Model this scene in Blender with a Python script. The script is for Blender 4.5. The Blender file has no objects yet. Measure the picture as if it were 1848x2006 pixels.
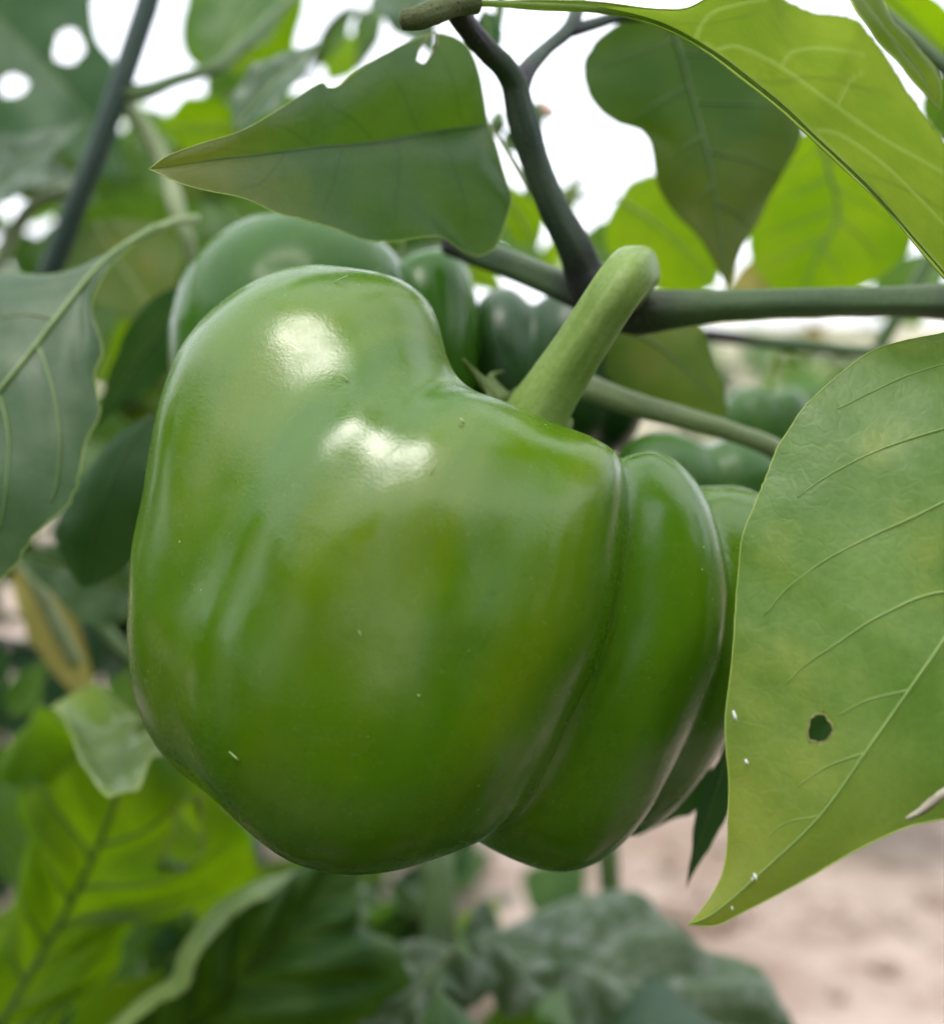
import bpy, math, random
import numpy as np
from mathutils import Vector, Matrix, noise

# ------------------------------------------------------------------ camera, sky, sun, exposure
scn = bpy.context.scene
TILT = math.radians(9.5)
CAM = np.array((0.0, 0.0, 0.42))
LENS, SENS = 40.0, 36.0
FOC = 2005.0 * LENS / SENS                      # focal length in photo-sheet units (1848 x 2005)
FWD = np.array((0, math.cos(TILT), -math.sin(TILT)))
UPV = np.array((0, math.sin(TILT), math.cos(TILT)))
RGT = np.array((1.0, 0, 0))
cd = bpy.data.cameras.new('camera')
cam = bpy.data.objects.new('camera', cd)
scn.collection.objects.link(cam)
cam.location = CAM
cam.rotation_euler = (math.pi / 2 - TILT, 0, 0)
cd.sensor_fit = 'VERTICAL'
cd.sensor_height = SENS
cd.sensor_width = SENS * 943 / 1024
cd.lens = LENS
cd.clip_start = 0.01
cd.clip_end = 800
cd.dof.use_dof = True
cd.dof.focus_distance = 0.189
cd.dof.aperture_fstop = 8.0
scn.camera = cam

SUN_EL, SUN_AZ = math.radians(66), math.radians(-155)   # azimuth from +Y, clockwise seen from above
w = bpy.data.worlds.new('World')
scn.world = w
w.use_nodes = True
nt = w.node_tree
bg = nt.nodes['Background']
sky = nt.nodes.new('ShaderNodeTexSky')
sky.sky_type = 'NISHITA'
sky.sun_disc = False
sky.sun_elevation = SUN_EL
sky.sun_rotation = SUN_AZ
sky.air_density = 1.0
sky.dust_density = 1.5
sky.ozone_density = 1.0
hs = nt.nodes.new('ShaderNodeHueSaturation')     # thin white overcast
hs.inputs['Saturation'].default_value = 0.35
nt.links.new(sky.outputs[0], hs.inputs['Color'])
veil = nt.nodes.new('ShaderNodeMix')              # even cloud layer over the clear sky
veil.data_type = 'RGBA'
veil.inputs[0].default_value = 0.62
veil.inputs[7].default_value = (10.4, 10.7, 11.7, 1)
nt.links.new(hs.outputs[0], veil.inputs[6])
nt.links.new(veil.outputs[2], bg.inputs[0])
bg.inputs[1].default_value = 0.15
sl = bpy.data.lights.new('sun', 'SUN')
sun = bpy.data.objects.new('sun', sl)
scn.collection.objects.link(sun)
sl.energy = 1.1
sl.angle = math.radians(20)
sl.color = (1.0, 0.95, 0.86)
sd_ = Vector((math.sin(SUN_AZ) * math.cos(SUN_EL), math.cos(SUN_AZ) * math.cos(SUN_EL), math.sin(SUN_EL)))
sun.rotation_euler = sd_.to_track_quat('Z', 'Y').to_euler()
sun.location = (0, 0, 5)

scn.render.engine = 'CYCLES'
scn.cycles.use_denoising = True
scn.cycles.max_bounces = 6
scn.cycles.diffuse_bounces = 3
scn.cycles.glossy_bounces = 3
scn.cycles.transmission_bounces = 3
scn.cycles.use_adaptive_sampling = True
scn.cycles.adaptive_threshold = 0.03
scn.cycles.transparent_max_bounces = 8
vs = scn.view_settings
vs.view_transform = 'Standard'
vs.look = 'None'
vs.exposure = 0.76
vs.gamma = 1.0
vs.use_curve_mapping = False

RNG = random.Random(7)
NR = np.random.RandomState(11)


# ------------------------------------------------------------------ helpers
def W(u, v, d):
    """point in the world at depth d (m) seen at sheet position u, v"""
    return CAM + d * (FWD + RGT * ((u - 924.0) / FOC) + UPV * ((1002.5 - v) / FOC))


def proj(P):
    q = np.asarray(P) - CAM
    z = q @ FWD
    return 924 + FOC * (q @ RGT) / z, 1002.5 - FOC * (q @ UPV) / z


def link(o, parent=None):
    scn.collection.objects.link(o)
    if parent is not None:
        o.parent = parent
        if parent.type == 'EMPTY':                # meshes carry world positions
            o.matrix_parent_inverse = Matrix.Translation(-parent.location)
    return o


def mesh_obj(name, V, Fs, mat, parent=None, uv=None, smooth=True):
    me = bpy.data.meshes.new(name)
    me.from_pydata([tuple(map(float, p)) for p in V], [], [tuple(map(int, f)) for f in Fs])
    if uv is not None:
        l = me.uv_layers.new(name='UVMap')
        idx = np.zeros(len(me.loops), dtype=np.int32)
        me.loops.foreach_get('vertex_index', idx)
        l.data.foreach_set('uv', np.asarray(uv, dtype=np.float32)[idx].ravel())
    if smooth:
        me.polygons.foreach_set('use_smooth', [True] * len(me.polygons))
    me.materials.append(mat)
    me.update()
    return link(bpy.data.objects.new(name, me), parent)


def thing(name, label, cat, loc, group=None):
    o = bpy.data.objects.new(name, None)
    o.empty_display_size = 0.02
    scn.collection.objects.link(o)
    o.location = tuple(map(float, loc))
    o['label'] = label
    o['category'] = cat
    if group:
        o['group'] = group
    return o


def spline(pts, n):
    """Catmull-Rom through pts, resampled to n+1 points evenly by length"""
    P = np.asarray(pts, float)
    Q = np.vstack([2 * P[0] - P[1], P, 2 * P[-1] - P[-2]])
    out = []
    for i in range(1, len(Q) - 2):
        t = np.linspace(0, 1, 14, endpoint=False)[:, None]
        p0, p1, p2, p3 = Q[i - 1], Q[i], Q[i + 1], Q[i + 2]
        out.append(0.5 * ((2 * p1) + (-p0 + p2) * t + (2 * p0 - 5 * p1 + 4 * p2 - p3) * t ** 2 + (-p0 + 3 * p1 - 3 * p2 + p3) * t ** 3))
    D = np.vstack(out + [P[-1:]])
    s = np.concatenate([[0], np.cumsum(np.linalg.norm(np.diff(D, axis=0), axis=1))])
    x = np.linspace(0, s[-1], n + 1)
    return np.stack([np.interp(x, s, D[:, k]) for k in range(D.shape[1])], 1)


def tube_geo(P, R, seg=10, rough=0.0, seed=0, ridge=0.0, nr=5):
    """closed tube along P with radius R (scalar or per point)"""
    P = np.asarray(P, float)
    n = len(P)
    R = np.full(n, R, float) if np.isscalar(R) else np.interp(np.linspace(0, 1, n), np.linspace(0, 1, len(R)), R)
    T = np.gradient(P, axis=0)
    T /= np.linalg.norm(T, axis=1, keepdims=True) + 1e-12
    a = np.array((0.3, 0.5, 0.81)) if abs(T[0] @ np.array((0.3, 0.5, 0.81))) < 0.9 else np.array((1.0, 0, 0))
    N = np.cross(T[0], a)
    N /= np.linalg.norm(N)
    V = []
    rs = np.random.RandomState(seed)
    for i in range(n):
        N = N - T[i] * (N @ T[i])
        N /= np.linalg.norm(N)
        B = np.cross(T[i], N)
        for k in range(seg):
            th = 2 * math.pi * k / seg
            r = R[i] * (1 + rough * (rs.rand() - 0.5) + ridge * (math.cos(nr * th + 0.6 * math.sin(i * .13)) + 0.5 * math.cos(3 * th + i * .05)))
            V.append(P[i] + r * (math.cos(th) * N + math.sin(th) * B))
    Fs = []
    for i in range(n - 1):
        for k in range(seg):
            k2 = (k + 1) % seg
            Fs.append((i * seg + k, i * seg + k2, (i + 1) * seg + k2, (i + 1) * seg + k))
    V.append(P[0] - T[0] * R[0] * 0.5)
    V.append(P[-1] + T[-1] * R[-1] * 0.5)
    for k in range(seg):
        k2 = (k + 1) % seg
        Fs.append((k2, k, n * seg))
        Fs.append(((n - 1) * seg + k, (n - 1) * seg + k2, n * seg + 1))
    tu = np.repeat(np.linspace(0, 1, n), seg)
    tv = np.tile(np.arange(seg) / seg, n)
    uv = np.vstack([np.stack([tu, tv], 1), [[0, 0], [1, 0]]])
    return V, Fs, uv


def px(pts, d=None):
    """sheet positions (u, v[, d]) to world points"""
    return np.array([W(p[0], p[1], p[2] if len(p) > 2 else d) for p in pts])


def tube(name, pts, rad_px, mat, parent, d=None, n=24, seg=12, rough=0.0, ridge=0.0):
    """tube through sheet positions; rad_px in sheet units at each point's own depth"""
    P = spline(px(pts, d), n)
    dep = (P - CAM) @ FWD
    rr = np.interp(np.linspace(0, 1, n + 1), np.linspace(0, 1, len(rad_px)), rad_px) if not np.isscalar(rad_px) else np.full(n + 1, rad_px)
    V, Fs, uv = tube_geo(P, rr * dep / FOC, seg, rough, len(pts), ridge)
    return mesh_obj(name, V, Fs, mat, parent, uv)


# ------------------------------------------------------------------ materials
def nmat(name):
    m = bpy.data.materials.new(name)
    m.use_nodes = True
    t = m.node_tree
    return m, t, t.nodes, t.links, t.nodes['Principled BSDF']


def N(t, typ, **kw):
    n = t.nodes.new(typ)
    for k, v in kw.items():
        if k.startswith('i_'):
            n.inputs[k[2:].replace('_', ' ')].default_value = v
        else:
            setattr(n, k, v)
    return n


def math_n(t, op, a, b=None, c=None, clamp=False):
    n = t.nodes.new('ShaderNodeMath')
    n.operation = op
    n.use_clamp = clamp
    for i, x in enumerate((a, b, c)):
        if x is None:
            continue
        if isinstance(x, (int, float)):
            n.inputs[i].default_value = x
        else:
            t.links.new(x, n.inputs[i])
    return n.outputs[0]


def ramp(t, fac, a, b, lo=0.0, hi=1.0):
    n = t.nodes.new('ShaderNodeMapRange')
    n.inputs['From Min'].default_value = a
    n.inputs['From Max'].default_value = b
    n.inputs['To Min'].default_value = lo
    n.inputs['To Max'].default_value = hi
    n.interpolation_type = 'SMOOTHSTEP'
    t.links.new(fac, n.inputs['Value'])
    return n.outputs[0]


def mixc(t, fac, a, b, blend='MIX'):
    n = t.nodes.new('ShaderNodeMix')
    n.data_type = 'RGBA'
    n.blend_type = blend
    for sock, x in ((n.inputs[0], fac), (n.inputs[6], a), (n.inputs[7], b)):
        if isinstance(x, (int, float)):
            sock.default_value = x
        elif isinstance(x, tuple):
            sock.default_value = x + (1,) if len(x) == 3 else x
        else:
            t.links.new(x, sock)
    return n.outputs[2]


def noise_n(t, vec, scale, detail=4, rough=0.55):
    n = t.nodes.new('ShaderNodeTexNoise')
    n.inputs['Scale'].default_value = scale
    n.inputs['Detail'].default_value = detail
    n.inputs['Roughness'].default_value = rough
    if vec is not None:
        t.links.new(vec, n.inputs['Vector'])
    return n.outputs[0]


def leaf_mat(name, c1, c2, ctrans, tw=0.35, rough=0.45, spec=0.4, vein=(0.2, 0.3, 0.1), vs_=0.5, nside=6, tip=None, tip_at=0.75, dust=0.0, patch=None, fine=False):
    """leaf blade: two greens, lighter side veins and net, seen-through light"""
    dim = lambda c: tuple(x * 0.80 for x in c) if c else c
    c1, c2, ctrans, vein, tip, patch = dim(c1), dim(c2), dim(ctrans), dim(vein), dim(tip), dim(patch)
    m, t, nd, lk, bs = nmat(name)
    uv = N(t, 'ShaderNodeUVMap')
    sp = N(t, 'ShaderNodeSeparateXYZ')
    lk.new(uv.outputs[0], sp.inputs[0])
    geo = N(t, 'ShaderNodeNewGeometry')
    pos = geo.outputs['Position']
    s = sp.outputs[0]
    tt = math_n(t, 'MULTIPLY_ADD', sp.outputs[1], 2.0, -1.0)
    at = math_n(t, 'ABSOLUTE', tt)
    n1 = noise_n(t, pos, 55, 4 if fine else 2, 0.6)
    wob = math_n(t, 'MULTIPLY', n1, 0.06)
    off = math_n(t, 'MULTIPLY', math_n(t, 'GREATER_THAN', tt, 0.0), 0.45 / max(1, nside))
    q = math_n(t, 'SUBTRACT', math_n(t, 'ADD', math_n(t, 'ADD', s, wob), off), math_n(t, 'MULTIPLY', math_n(t, 'POWER', at, 0.8), 0.22))
    fr = math_n(t, 'ABSOLUTE', math_n(t, 'SUBTRACT', math_n(t, 'FRACT', math_n(t, 'MULTIPLY', q, float(nside))), 0.5))
    vm = math_n(t, 'MULTIPLY', ramp(t, fr, 0.0, 0.06, 0.75, 0.0), ramp(t, at, 0.55, 0.98, 1.0, 0.0))
    if nside == 0:
        vm = math_n(t, 'MULTIPLY', at, 0.0)
    else:
        vm = math_n(t, 'MAXIMUM', vm, ramp(t, at, 0.012, 0.05, 1.0, 0.0))
    col = mixc(t, ramp(t, n1, 0.35, 0.68), c1, c2)
    if patch:
        n3 = noise_n(t, pos, 75, 2, 0.5)
        col = mixc(t, ramp(t, n3, 0.5, 0.72, 0.0, 0.8), col, patch)
    if fine:
        vor = N(t, 'ShaderNodeTexVoronoi', feature='DISTANCE_TO_EDGE')
        vor.inputs['Scale'].default_value = 290
        wv = N(t, 'ShaderNodeVectorMath', operation='ADD')
        nz = N(t, 'ShaderNodeTexNoise')
        nz.inputs['Scale'].default_value = 300
        nz.inputs['Detail'].default_value = 1
        wm = N(t, 'ShaderNodeVectorMath', operation='SCALE')
        wm.inputs['Scale'].default_value = 0.004
        lk.new(pos, nz.inputs['Vector'])
        lk.new(nz.outputs['Color'], wm.inputs[0])
        lk.new(pos, wv.inputs[0])
        lk.new(wm.outputs[0], wv.inputs[1])
        lk.new(wv.outputs[0], vor.inputs['Vector'])
        net = ramp(t, vor.outputs['Distance'], 0.0, 0.14, 0.20, 0.0)
        n2 = noise_n(t, pos, 700, 4, 0.7)
        col = mixc(t, ramp(t, n2, 0.3, 0.75, 0.0, 0.35), col, (c1[0] * 0.6, c1[1] * 0.65, c1[2] * 0.6))
        spk = ramp(t, noise_n(t, pos, 1500, 2, 0.6), 0.68, 0.74)
        col = mixc(t, math_n(t, 'MULTIPLY', spk, 0.45), col, (0.03, 0.05, 0.02))
        vm = math_n(t, 'MAXIMUM', vm, net)
    va = N(t, 'ShaderNodeAttribute')
    va.attribute_name = 'vein'
    if tip:
        col = mixc(t, math_n(t, 'MULTIPLY', ramp(t, s, tip_at, 1.0), ramp(t, n1, 0.25, 0.6, 0.5, 1.0)), col, tip)
    col2 = mixc(t, math_n(t, 'MULTIPLY', vm, vs_), col, vein)
    col2 = mixc(t, va.outputs['Fac'], col2, (0.30, 0.40, 0.14))
    if dust > 0:
        col2 = mixc(t, ramp(t, noise_n(t, pos, 130, 4, 0.7), 0.45, 0.7, 0.0, dust), col2, (0.38, 0.42, 0.36))
    lk.new(col2, bs.inputs['Base Color'])
    bs.inputs['Roughness'].default_value = rough
    bs.inputs['Specular IOR Level'].default_value = spec * (0.95 if fine else 0.6)
    if fine:
        hgt = math_n(t, 'ADD', math_n(t, 'MULTIPLY', net, -0.4), math_n(t, 'ADD', math_n(t, 'MULTIPLY', n2, 0.4), math_n(t, 'MULTIPLY', n3 if patch else n1, 0.9)))
        bp = N(t, 'ShaderNodeBump')
        bp.inputs['Strength'].default_value = 0.4
        bp.inputs['Distance'].default_value = 0.0006
        lk.new(hgt, bp.inputs['Height'])
        lk.new(bp.outputs[0], bs.inputs['Normal'])
    tr = N(t, 'ShaderNodeBsdfTranslucent')
    tcol = mixc(t, math_n(t, 'MULTIPLY', vm, 0.55), mixc(t, ramp(t, n1, 0.3, 0.7), (ctrans[0] * 0.75, ctrans[1] * 0.85, ctrans[2] * 0.75), ctrans), (ctrans[0] * 0.45, ctrans[1] * 0.5, ctrans[2] * 0.6))
    if tip:
        tcol = mixc(t, ramp(t, s, tip_at, 1.0, 0.0, 0.8), tcol, tuple(min(1, x * 1.6) for x in tip))
    tcol = mixc(t, va.outputs['Fac'], tcol, (0.50, 0.62, 0.18))
    lk.new(tcol, tr.inputs['Color'])
    mx = N(t, 'ShaderNodeMixShader')
    mx.inputs[0].default_value = tw
    lk.new(bs.outputs[0], mx.inputs[1])
    lk.new(tr.outputs[0], mx.inputs[2])
    lk.new(mx.outputs[0], nd['Material Output'].inputs['Surface'])
    return m


def stem_mat(name, c1, c2, rough=0.5, purple=None, scale=60, spots=None, bump=0.5):
    m, t, nd, lk, bs = nmat(name)
    c1, c2 = tuple(x * 0.82 for x in c1), tuple(x * 0.82 for x in c2)
    geo = N(t, 'ShaderNodeNewGeometry')
    pos = geo.outputs['Position']
    uv = N(t, 'ShaderNodeUVMap')
    mp = N(t, 'ShaderNodeMapping')
    mp.inputs['Scale'].default_value = (3, 14, 1)
    lk.new(uv.outputs[0], mp.inputs[0])
    st = noise_n(t, mp.outputs[0], 1.0, 3)
    n1 = noise_n(t, pos, scale, 4)
    n2 = noise_n(t, pos, 900, 3, 0.7)
    col = mixc(t, ramp(t, math_n(t, 'ADD', math_n(t, 'MULTIPLY', st, 0.6), math_n(t, 'MULTIPLY', n1, 0.4)), 0.38, 0.62), c1, c2)
    if purple:
        sp = N(t, 'ShaderNodeSeparateXYZ')
        lk.new(uv.outputs[0], sp.inputs[0])
        e = math_n(t, 'ABSOLUTE', math_n(t, 'MULTIPLY_ADD', sp.outputs[0], 2.0, -1.0))
        col = mixc(t, math_n(t, 'MULTIPLY', ramp(t, e, 0.45, 0.85), ramp(t, n1, 0.2, 0.6, 0.65, 1.0)), col, purple)
    if spots:
        col = mixc(t, ramp(t, noise_n(t, pos, 1400, 3, 0.7), 0.58, 0.66), col, spots)
    col = mixc(t, ramp(t, n2, 0.4, 0.7, 0.0, 0.3), col, tuple(x * 0.6 for x in c1))
    lk.new(col, bs.inputs['Base Color'])
    bs.inputs['Roughness'].default_value = rough
    bp = N(t, 'ShaderNodeBump')
    bs.inputs['Specular IOR Level'].default_value = 0.3
    bp.inputs['Strength'].default_value = bump
    bp.inputs['Distance'].default_value = 0.0005
    lk.new(math_n(t, 'ADD', st, n2), bp.inputs['Height'])
    lk.new(bp.outputs[0], bs.inputs['Normal'])
    return m


def pepper_mat(name, dark, mid, yel, rough=0.235, yfac=0.8, glow=None, spec=0.6):
    m, t, nd, lk, bs = nmat(name)
    geo = N(t, 'ShaderNodeNewGeometry')
    pos = geo.outputs['Position']
    uv = N(t, 'ShaderNodeUVMap')
    mp = N(t, 'ShaderNodeMapping')
    mp.inputs['Scale'].default_value = (15, 1.6, 1)
    lk.new(uv.outputs[0], mp.inputs[0])
    st = noise_n(t, mp.outputs[0], 1.0, 4, 0.55)
    n1 = noise_n(t, pos, 34, 3, 0.5)
    n2 = noise_n(t, pos, 20, 2, 0.4)
    f = math_n(t, 'ADD', math_n(t, 'MULTIPLY', st, 0.5), math_n(t, 'MULTIPLY', n1, 0.5))
    col = mixc(t, ramp(t, f, 0.30, 0.70), dark, mid)
    yf = math_n(t, 'MULTIPLY', ramp(t, st, 0.40, 0.75), ramp(t, n2, 0.40, 0.65, 0.0, yfac * 0.8))
    col = mixc(t, yf, col, yel)
    if glow:                                       # paler, ripening patch of skin
        dn = N(t, 'ShaderNodeVectorMath', operation='DISTANCE')
        dn.inputs[1].default_value = tuple(glow[0])
        lk.new(pos, dn.inputs[0])
        gm = math_n(t, 'MULTIPLY', ramp(t, dn.outputs['Value'], glow[1], 0.004, 0.0, 0.5), ramp(t, st, 0.30, 0.62))
        col = mixc(t, gm, col, yel)
    n3 = noise_n(t, pos, 160, 5, 0.65)
    v = N(t, 'ShaderNodeTexVoronoi')
    v.inputs['Scale'].default_value = 210
    lk.new(pos, v.inputs['Vector'])
    pick = math_n(t, 'GREATER_THAN', noise_n(t, pos, 130, 1), 0.53)
    dot = math_n(t, 'MULTIPLY', ramp(t, v.outputs['Distance'], 0.025, 0.055, 1.0, 0.0), pick)
    v2 = N(t, 'ShaderNodeTexVoronoi')
    v2.inputs['Scale'].default_value = 620
    lk.new(pos, v2.inputs['Vector'])
    dot2 = math_n(t, 'MULTIPLY', ramp(t, v2.outputs['Distance'], 0.06, 0.14, 0.35, 0.0), ramp(t, n3, 0.45, 0.65))
    col = mixc(t, math_n(t, 'MAXIMUM', math_n(t, 'MULTIPLY', dot, 0.8), dot2), col, (0.50, 0.58, 0.30))
    lk.new(col, bs.inputs['Base Color'])
    lk.new(ramp(t, n3, 0.3, 0.7, rough - 0.05, rough + 0.07), bs.inputs['Roughness'])
    bs.inputs['Specular IOR Level'].default_value = spec
    bs.inputs['Coat Weight'].default_value = 0.0
    bs.inputs['Coat Roughness'].default_value = 0.16
    bp = N(t, 'ShaderNodeBump')
    bp.inputs['Strength'].default_value = 0.16
    bp.inputs['Distance'].default_value = 0.0006
    h = math_n(t, 'ADD', math_n(t, 'MULTIPLY', noise_n(t, pos, 240, 4, 0.6), 0.6), math_n(t, 'MULTIPLY', noise_n(t, pos, 1700, 3, 0.6), 0.30))
    h = math_n(t, 'ADD', h, math_n(t, 'MULTIPLY', dot, 0.5))
    h = math_n(t, 'ADD', h, math_n(t, 'MULTIPLY', noise_n(t, pos, 90, 2, 0.5), 0.5))
    lk.new(h, bp.inputs['Height'])
    lk.new(bp.outputs[0], bs.inputs['Normal'])
    lk.new(bp.outputs[0], bs.inputs['Coat Normal'])
    return m


def plain_mat(name, c, c2=None, rough=0.6, scale=200, thru=0.0):
    m, t, nd, lk, bs = nmat(name)
    geo = N(t, 'ShaderNodeNewGeometry')
    n1 = noise_n(t, geo.outputs['Position'], scale, 5, 0.6)
    col = mixc(t, ramp(t, n1, 0.35, 0.65), c, c2 or tuple(x * 0.7 for x in c))
    lk.new(col, bs.inputs['Base Color'])
    bs.inputs['Roughness'].default_value = rough
    if thru:
        tr = N(t, 'ShaderNodeBsdfTranslucent')
        lk.new(col, tr.inputs['Color'])
        mx = N(t, 'ShaderNodeMixShader')
        mx.inputs[0].default_value = thru
        lk.new(bs.outputs[0], mx.inputs[1])
        lk.new(tr.outputs[0], mx.inputs[2])
        lk.new(mx.outputs[0], nd['Material Output'].inputs['Surface'])
    return m


M = {}
M['mid'] = leaf_mat('leaf_green', (0.045, 0.125, 0.022), (0.075, 0.165, 0.03), (0.22, 0.42, 0.02), 0.35, 0.42, 0.45, (0.22, 0.30, 0.12))
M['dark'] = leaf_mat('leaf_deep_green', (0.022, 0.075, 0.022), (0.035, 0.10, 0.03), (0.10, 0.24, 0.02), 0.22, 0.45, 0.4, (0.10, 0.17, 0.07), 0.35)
M['bright'] = leaf_mat('leaf_fresh_green', (0.10, 0.21, 0.008), (0.14, 0.25, 0.010), (0.38, 0.62, 0.004), 0.62, 0.6, 0.15, (0.16, 0.28, 0.05), 0.35, patch=(0.17, 0.24, 0.02))
M['olive'] = leaf_mat('leaf_olive', (0.06, 0.12, 0.02), (0.10, 0.15, 0.025), (0.22, 0.34, 0.02), 0.4, 0.5, 0.3, (0.15, 0.19, 0.06), 0.4, patch=(0.15, 0.16, 0.03))
M['yellow'] = leaf_mat('leaf_yellow', (0.34, 0.30, 0.07), (0.42, 0.38, 0.12), (0.45, 0.40, 0.08), 0.4, 0.55, 0.3, (0.5, 0.45, 0.2), 0.4, patch=(0.38, 0.26, 0.08))
M['grey'] = leaf_mat('leaf_dusty_green', (0.055, 0.11, 0.05), (0.08, 0.145, 0.07), (0.14, 0.26, 0.05), 0.25, 0.38, 0.5, (0.16, 0.20, 0.12), 0.35, dust=0.35)
M['half'] = leaf_mat('leaf_half_light', (0.06, 0.125, 0.05), (0.095, 0.165, 0.075), (0.16, 0.30, 0.05), 0.25, 0.42, 0.45, (0.16, 0.22, 0.10), 0.3, 0, patch=(0.12, 0.19, 0.09), fine=True)
M['over'] = leaf_mat('leaf_overhead', (0.026, 0.088, 0.020), (0.044, 0.118, 0.020), (0.17, 0.33, 0.010), 0.44, 0.40, 0.5, (0.02, 0.06, 0.02), 0.6, 6, tip=(0.16, 0.18, 0.015), tip_at=0.55, patch=(0.085, 0.14, 0.02), fine=True)
M['lit'] = leaf_mat('leaf_backlit', (0.075, 0.16, 0.02), (0.15, 0.22, 0.03), (0.30, 0.42, 0.03), 0.62, 0.42, 0.4, (0.30, 0.38, 0.14), 0.45, 5, patch=(0.18, 0.24, 0.03), fine=True)
M['front'] = leaf_mat('leaf_hole', (0.090, 0.220, 0.030), (0.190, 0.34, 0.085), (0.40, 0.60, 0.05), 0.36, 0.38, 0.55, (0.34, 0.45, 0.16), 0.55, 0, tip=(0.38, 0.43, 0.05), tip_at=0.60, patch=(0.30, 0.39, 0.08), fine=True)
M['dusty'] = leaf_mat('leaf_dusty', (0.070, 0.135, 0.05), (0.14, 0.21, 0.095), (0.20, 0.34, 0.05), 0.25, 0.55, 0.3, (0.34, 0.38, 0.26), 0.7, 7, dust=0.65, patch=(0.12, 0.18, 0.09), fine=True)
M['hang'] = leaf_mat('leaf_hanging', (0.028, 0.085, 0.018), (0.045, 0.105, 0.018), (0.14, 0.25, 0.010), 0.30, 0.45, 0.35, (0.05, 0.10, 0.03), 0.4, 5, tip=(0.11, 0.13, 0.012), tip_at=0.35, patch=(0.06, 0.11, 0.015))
M['weed'] = leaf_mat('leaf_weed', (0.055, 0.145, 0.010), (0.13, 0.24, 0.012), (0.34, 0.58, 0.004), 0.58, 0.5, 0.35, (0.08, 0.12, 0.04), 0.5, 7, patch=(0.10, 0.18, 0.01))
M['weedd'] = leaf_mat('leaf_weed_dark', (0.024, 0.078, 0.014), (0.055, 0.13, 0.018), (0.14, 0.27, 0.006), 0.3, 0.5, 0.35, (0.06, 0.10, 0.03), 0.4, 7, patch=(0.05, 0.12, 0.015))
M['curl'] = leaf_mat('leaf_pale_curl', (0.20, 0.36, 0.08), (0.46, 0.60, 0.20), (0.55, 0.75, 0.08), 0.45, 0.28, 0.8, (0.40, 0.50, 0.22), 0.5, 6, patch=(0.30, 0.42, 0.14), fine=True)
M['stem'] = stem_mat('green_stem', (0.09, 0.16, 0.05), (0.13, 0.21, 0.07), 0.5)
M['branch'] = stem_mat('dark_branch', (0.025, 0.050, 0.035), (0.055, 0.085, 0.045), 0.5, purple=(0.025, 0.018, 0.028), spots=(0.09, 0.085, 0.05))
M['branchg'] = stem_mat('green_branch', (0.070, 0.125, 0.050), (0.120, 0.185, 0.075), 0.5, purple=(0.022, 0.013, 0.024), spots=(0.12, 0.13, 0.08))
M['pedicel'] = stem_mat('fruit_stalk', (0.24, 0.37, 0.075), (0.34, 0.47, 0.14), 0.40, scale=120, bump=0.2)
M['branchl'] = stem_mat('slate_green_branch', (0.030, 0.060, 0.048), (0.055, 0.085, 0.060), 0.55)
M['palestem'] = stem_mat('pale_stalk', (0.22, 0.29, 0.13), (0.30, 0.36, 0.18), 0.5)
M['petiole'] = stem_mat('leaf_stalk', (0.20, 0.29, 0.08), (0.27, 0.36, 0.12), 0.45, spots=(0.05, 0.04, 0.02))
M['vein'] = plain_mat('leaf_vein', (0.26, 0.37, 0.10), (0.21, 0.32, 0.07), 0.45, thru=0.4)
M['veind'] = plain_mat('leaf_vein_shade', (0.08, 0.14, 0.03), (0.05, 0.11, 0.025), 0.45)
M['veinl'] = plain_mat('leaf_vein_clear', (0.42, 0.55, 0.16), (0.36, 0.48, 0.12), 0.45, thru=0.75)
M['veinr'] = plain_mat('leaf_vein_pale', (0.25, 0.37, 0.10), (0.20, 0.31, 0.07), 0.4)
M['veinm'] = plain_mat('leaf_vein_mid', (0.17, 0.25, 0.08), (0.13, 0.21, 0.06), 0.45)
M['edge'] = plain_mat('leaf_margin', (0.36, 0.46, 0.10), (0.28, 0.40, 0.07), 0.45)
M['brown'] = stem_mat('woody_node', (0.10, 0.14, 0.04), (0.15, 0.15, 0.07), 0.7, spots=(0.05, 0.035, 0.02))
M['calyx'] = stem_mat('calyx', (0.09, 0.15, 0.03), (0.13, 0.19, 0.04), 0.5)
M['pep'] = pepper_mat('pepper_skin', (0.046, 0.128, 0.001), (0.080, 0.180, 0.001), (0.135, 0.196, 0.0003), glow=(W(850, 1120, .178), 0.036))
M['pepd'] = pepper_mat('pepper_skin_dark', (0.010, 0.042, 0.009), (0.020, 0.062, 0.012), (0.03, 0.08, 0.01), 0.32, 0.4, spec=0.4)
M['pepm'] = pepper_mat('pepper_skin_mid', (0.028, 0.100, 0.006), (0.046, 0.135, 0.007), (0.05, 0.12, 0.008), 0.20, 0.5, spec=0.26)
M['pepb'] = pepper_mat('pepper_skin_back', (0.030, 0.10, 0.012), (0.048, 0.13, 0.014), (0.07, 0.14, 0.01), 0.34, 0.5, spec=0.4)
M['straw'] = plain_mat('dry_straw', (0.50, 0.46, 0.36), (0.36, 0.31, 0.22), 0.7, 600)
M['fleck'] = plain_mat('white_fleck', (0.75, 0.76, 0.70), (0.6, 0.62, 0.55), 0.7, 900)
M['scar'] = plain_mat('skin_mark', (0.42, 0.50, 0.22), (0.30, 0.40, 0.14), 0.7, 900)
M['rim'] = plain_mat('hole_rim', (0.30, 0.27, 0.12), (0.16, 0.10, 0.04), 0.7, 900)
M['pink'] = plain_mat('petal', (0.75, 0.48, 0.42), (0.68, 0.52, 0.40), 0.6, 300)


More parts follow.
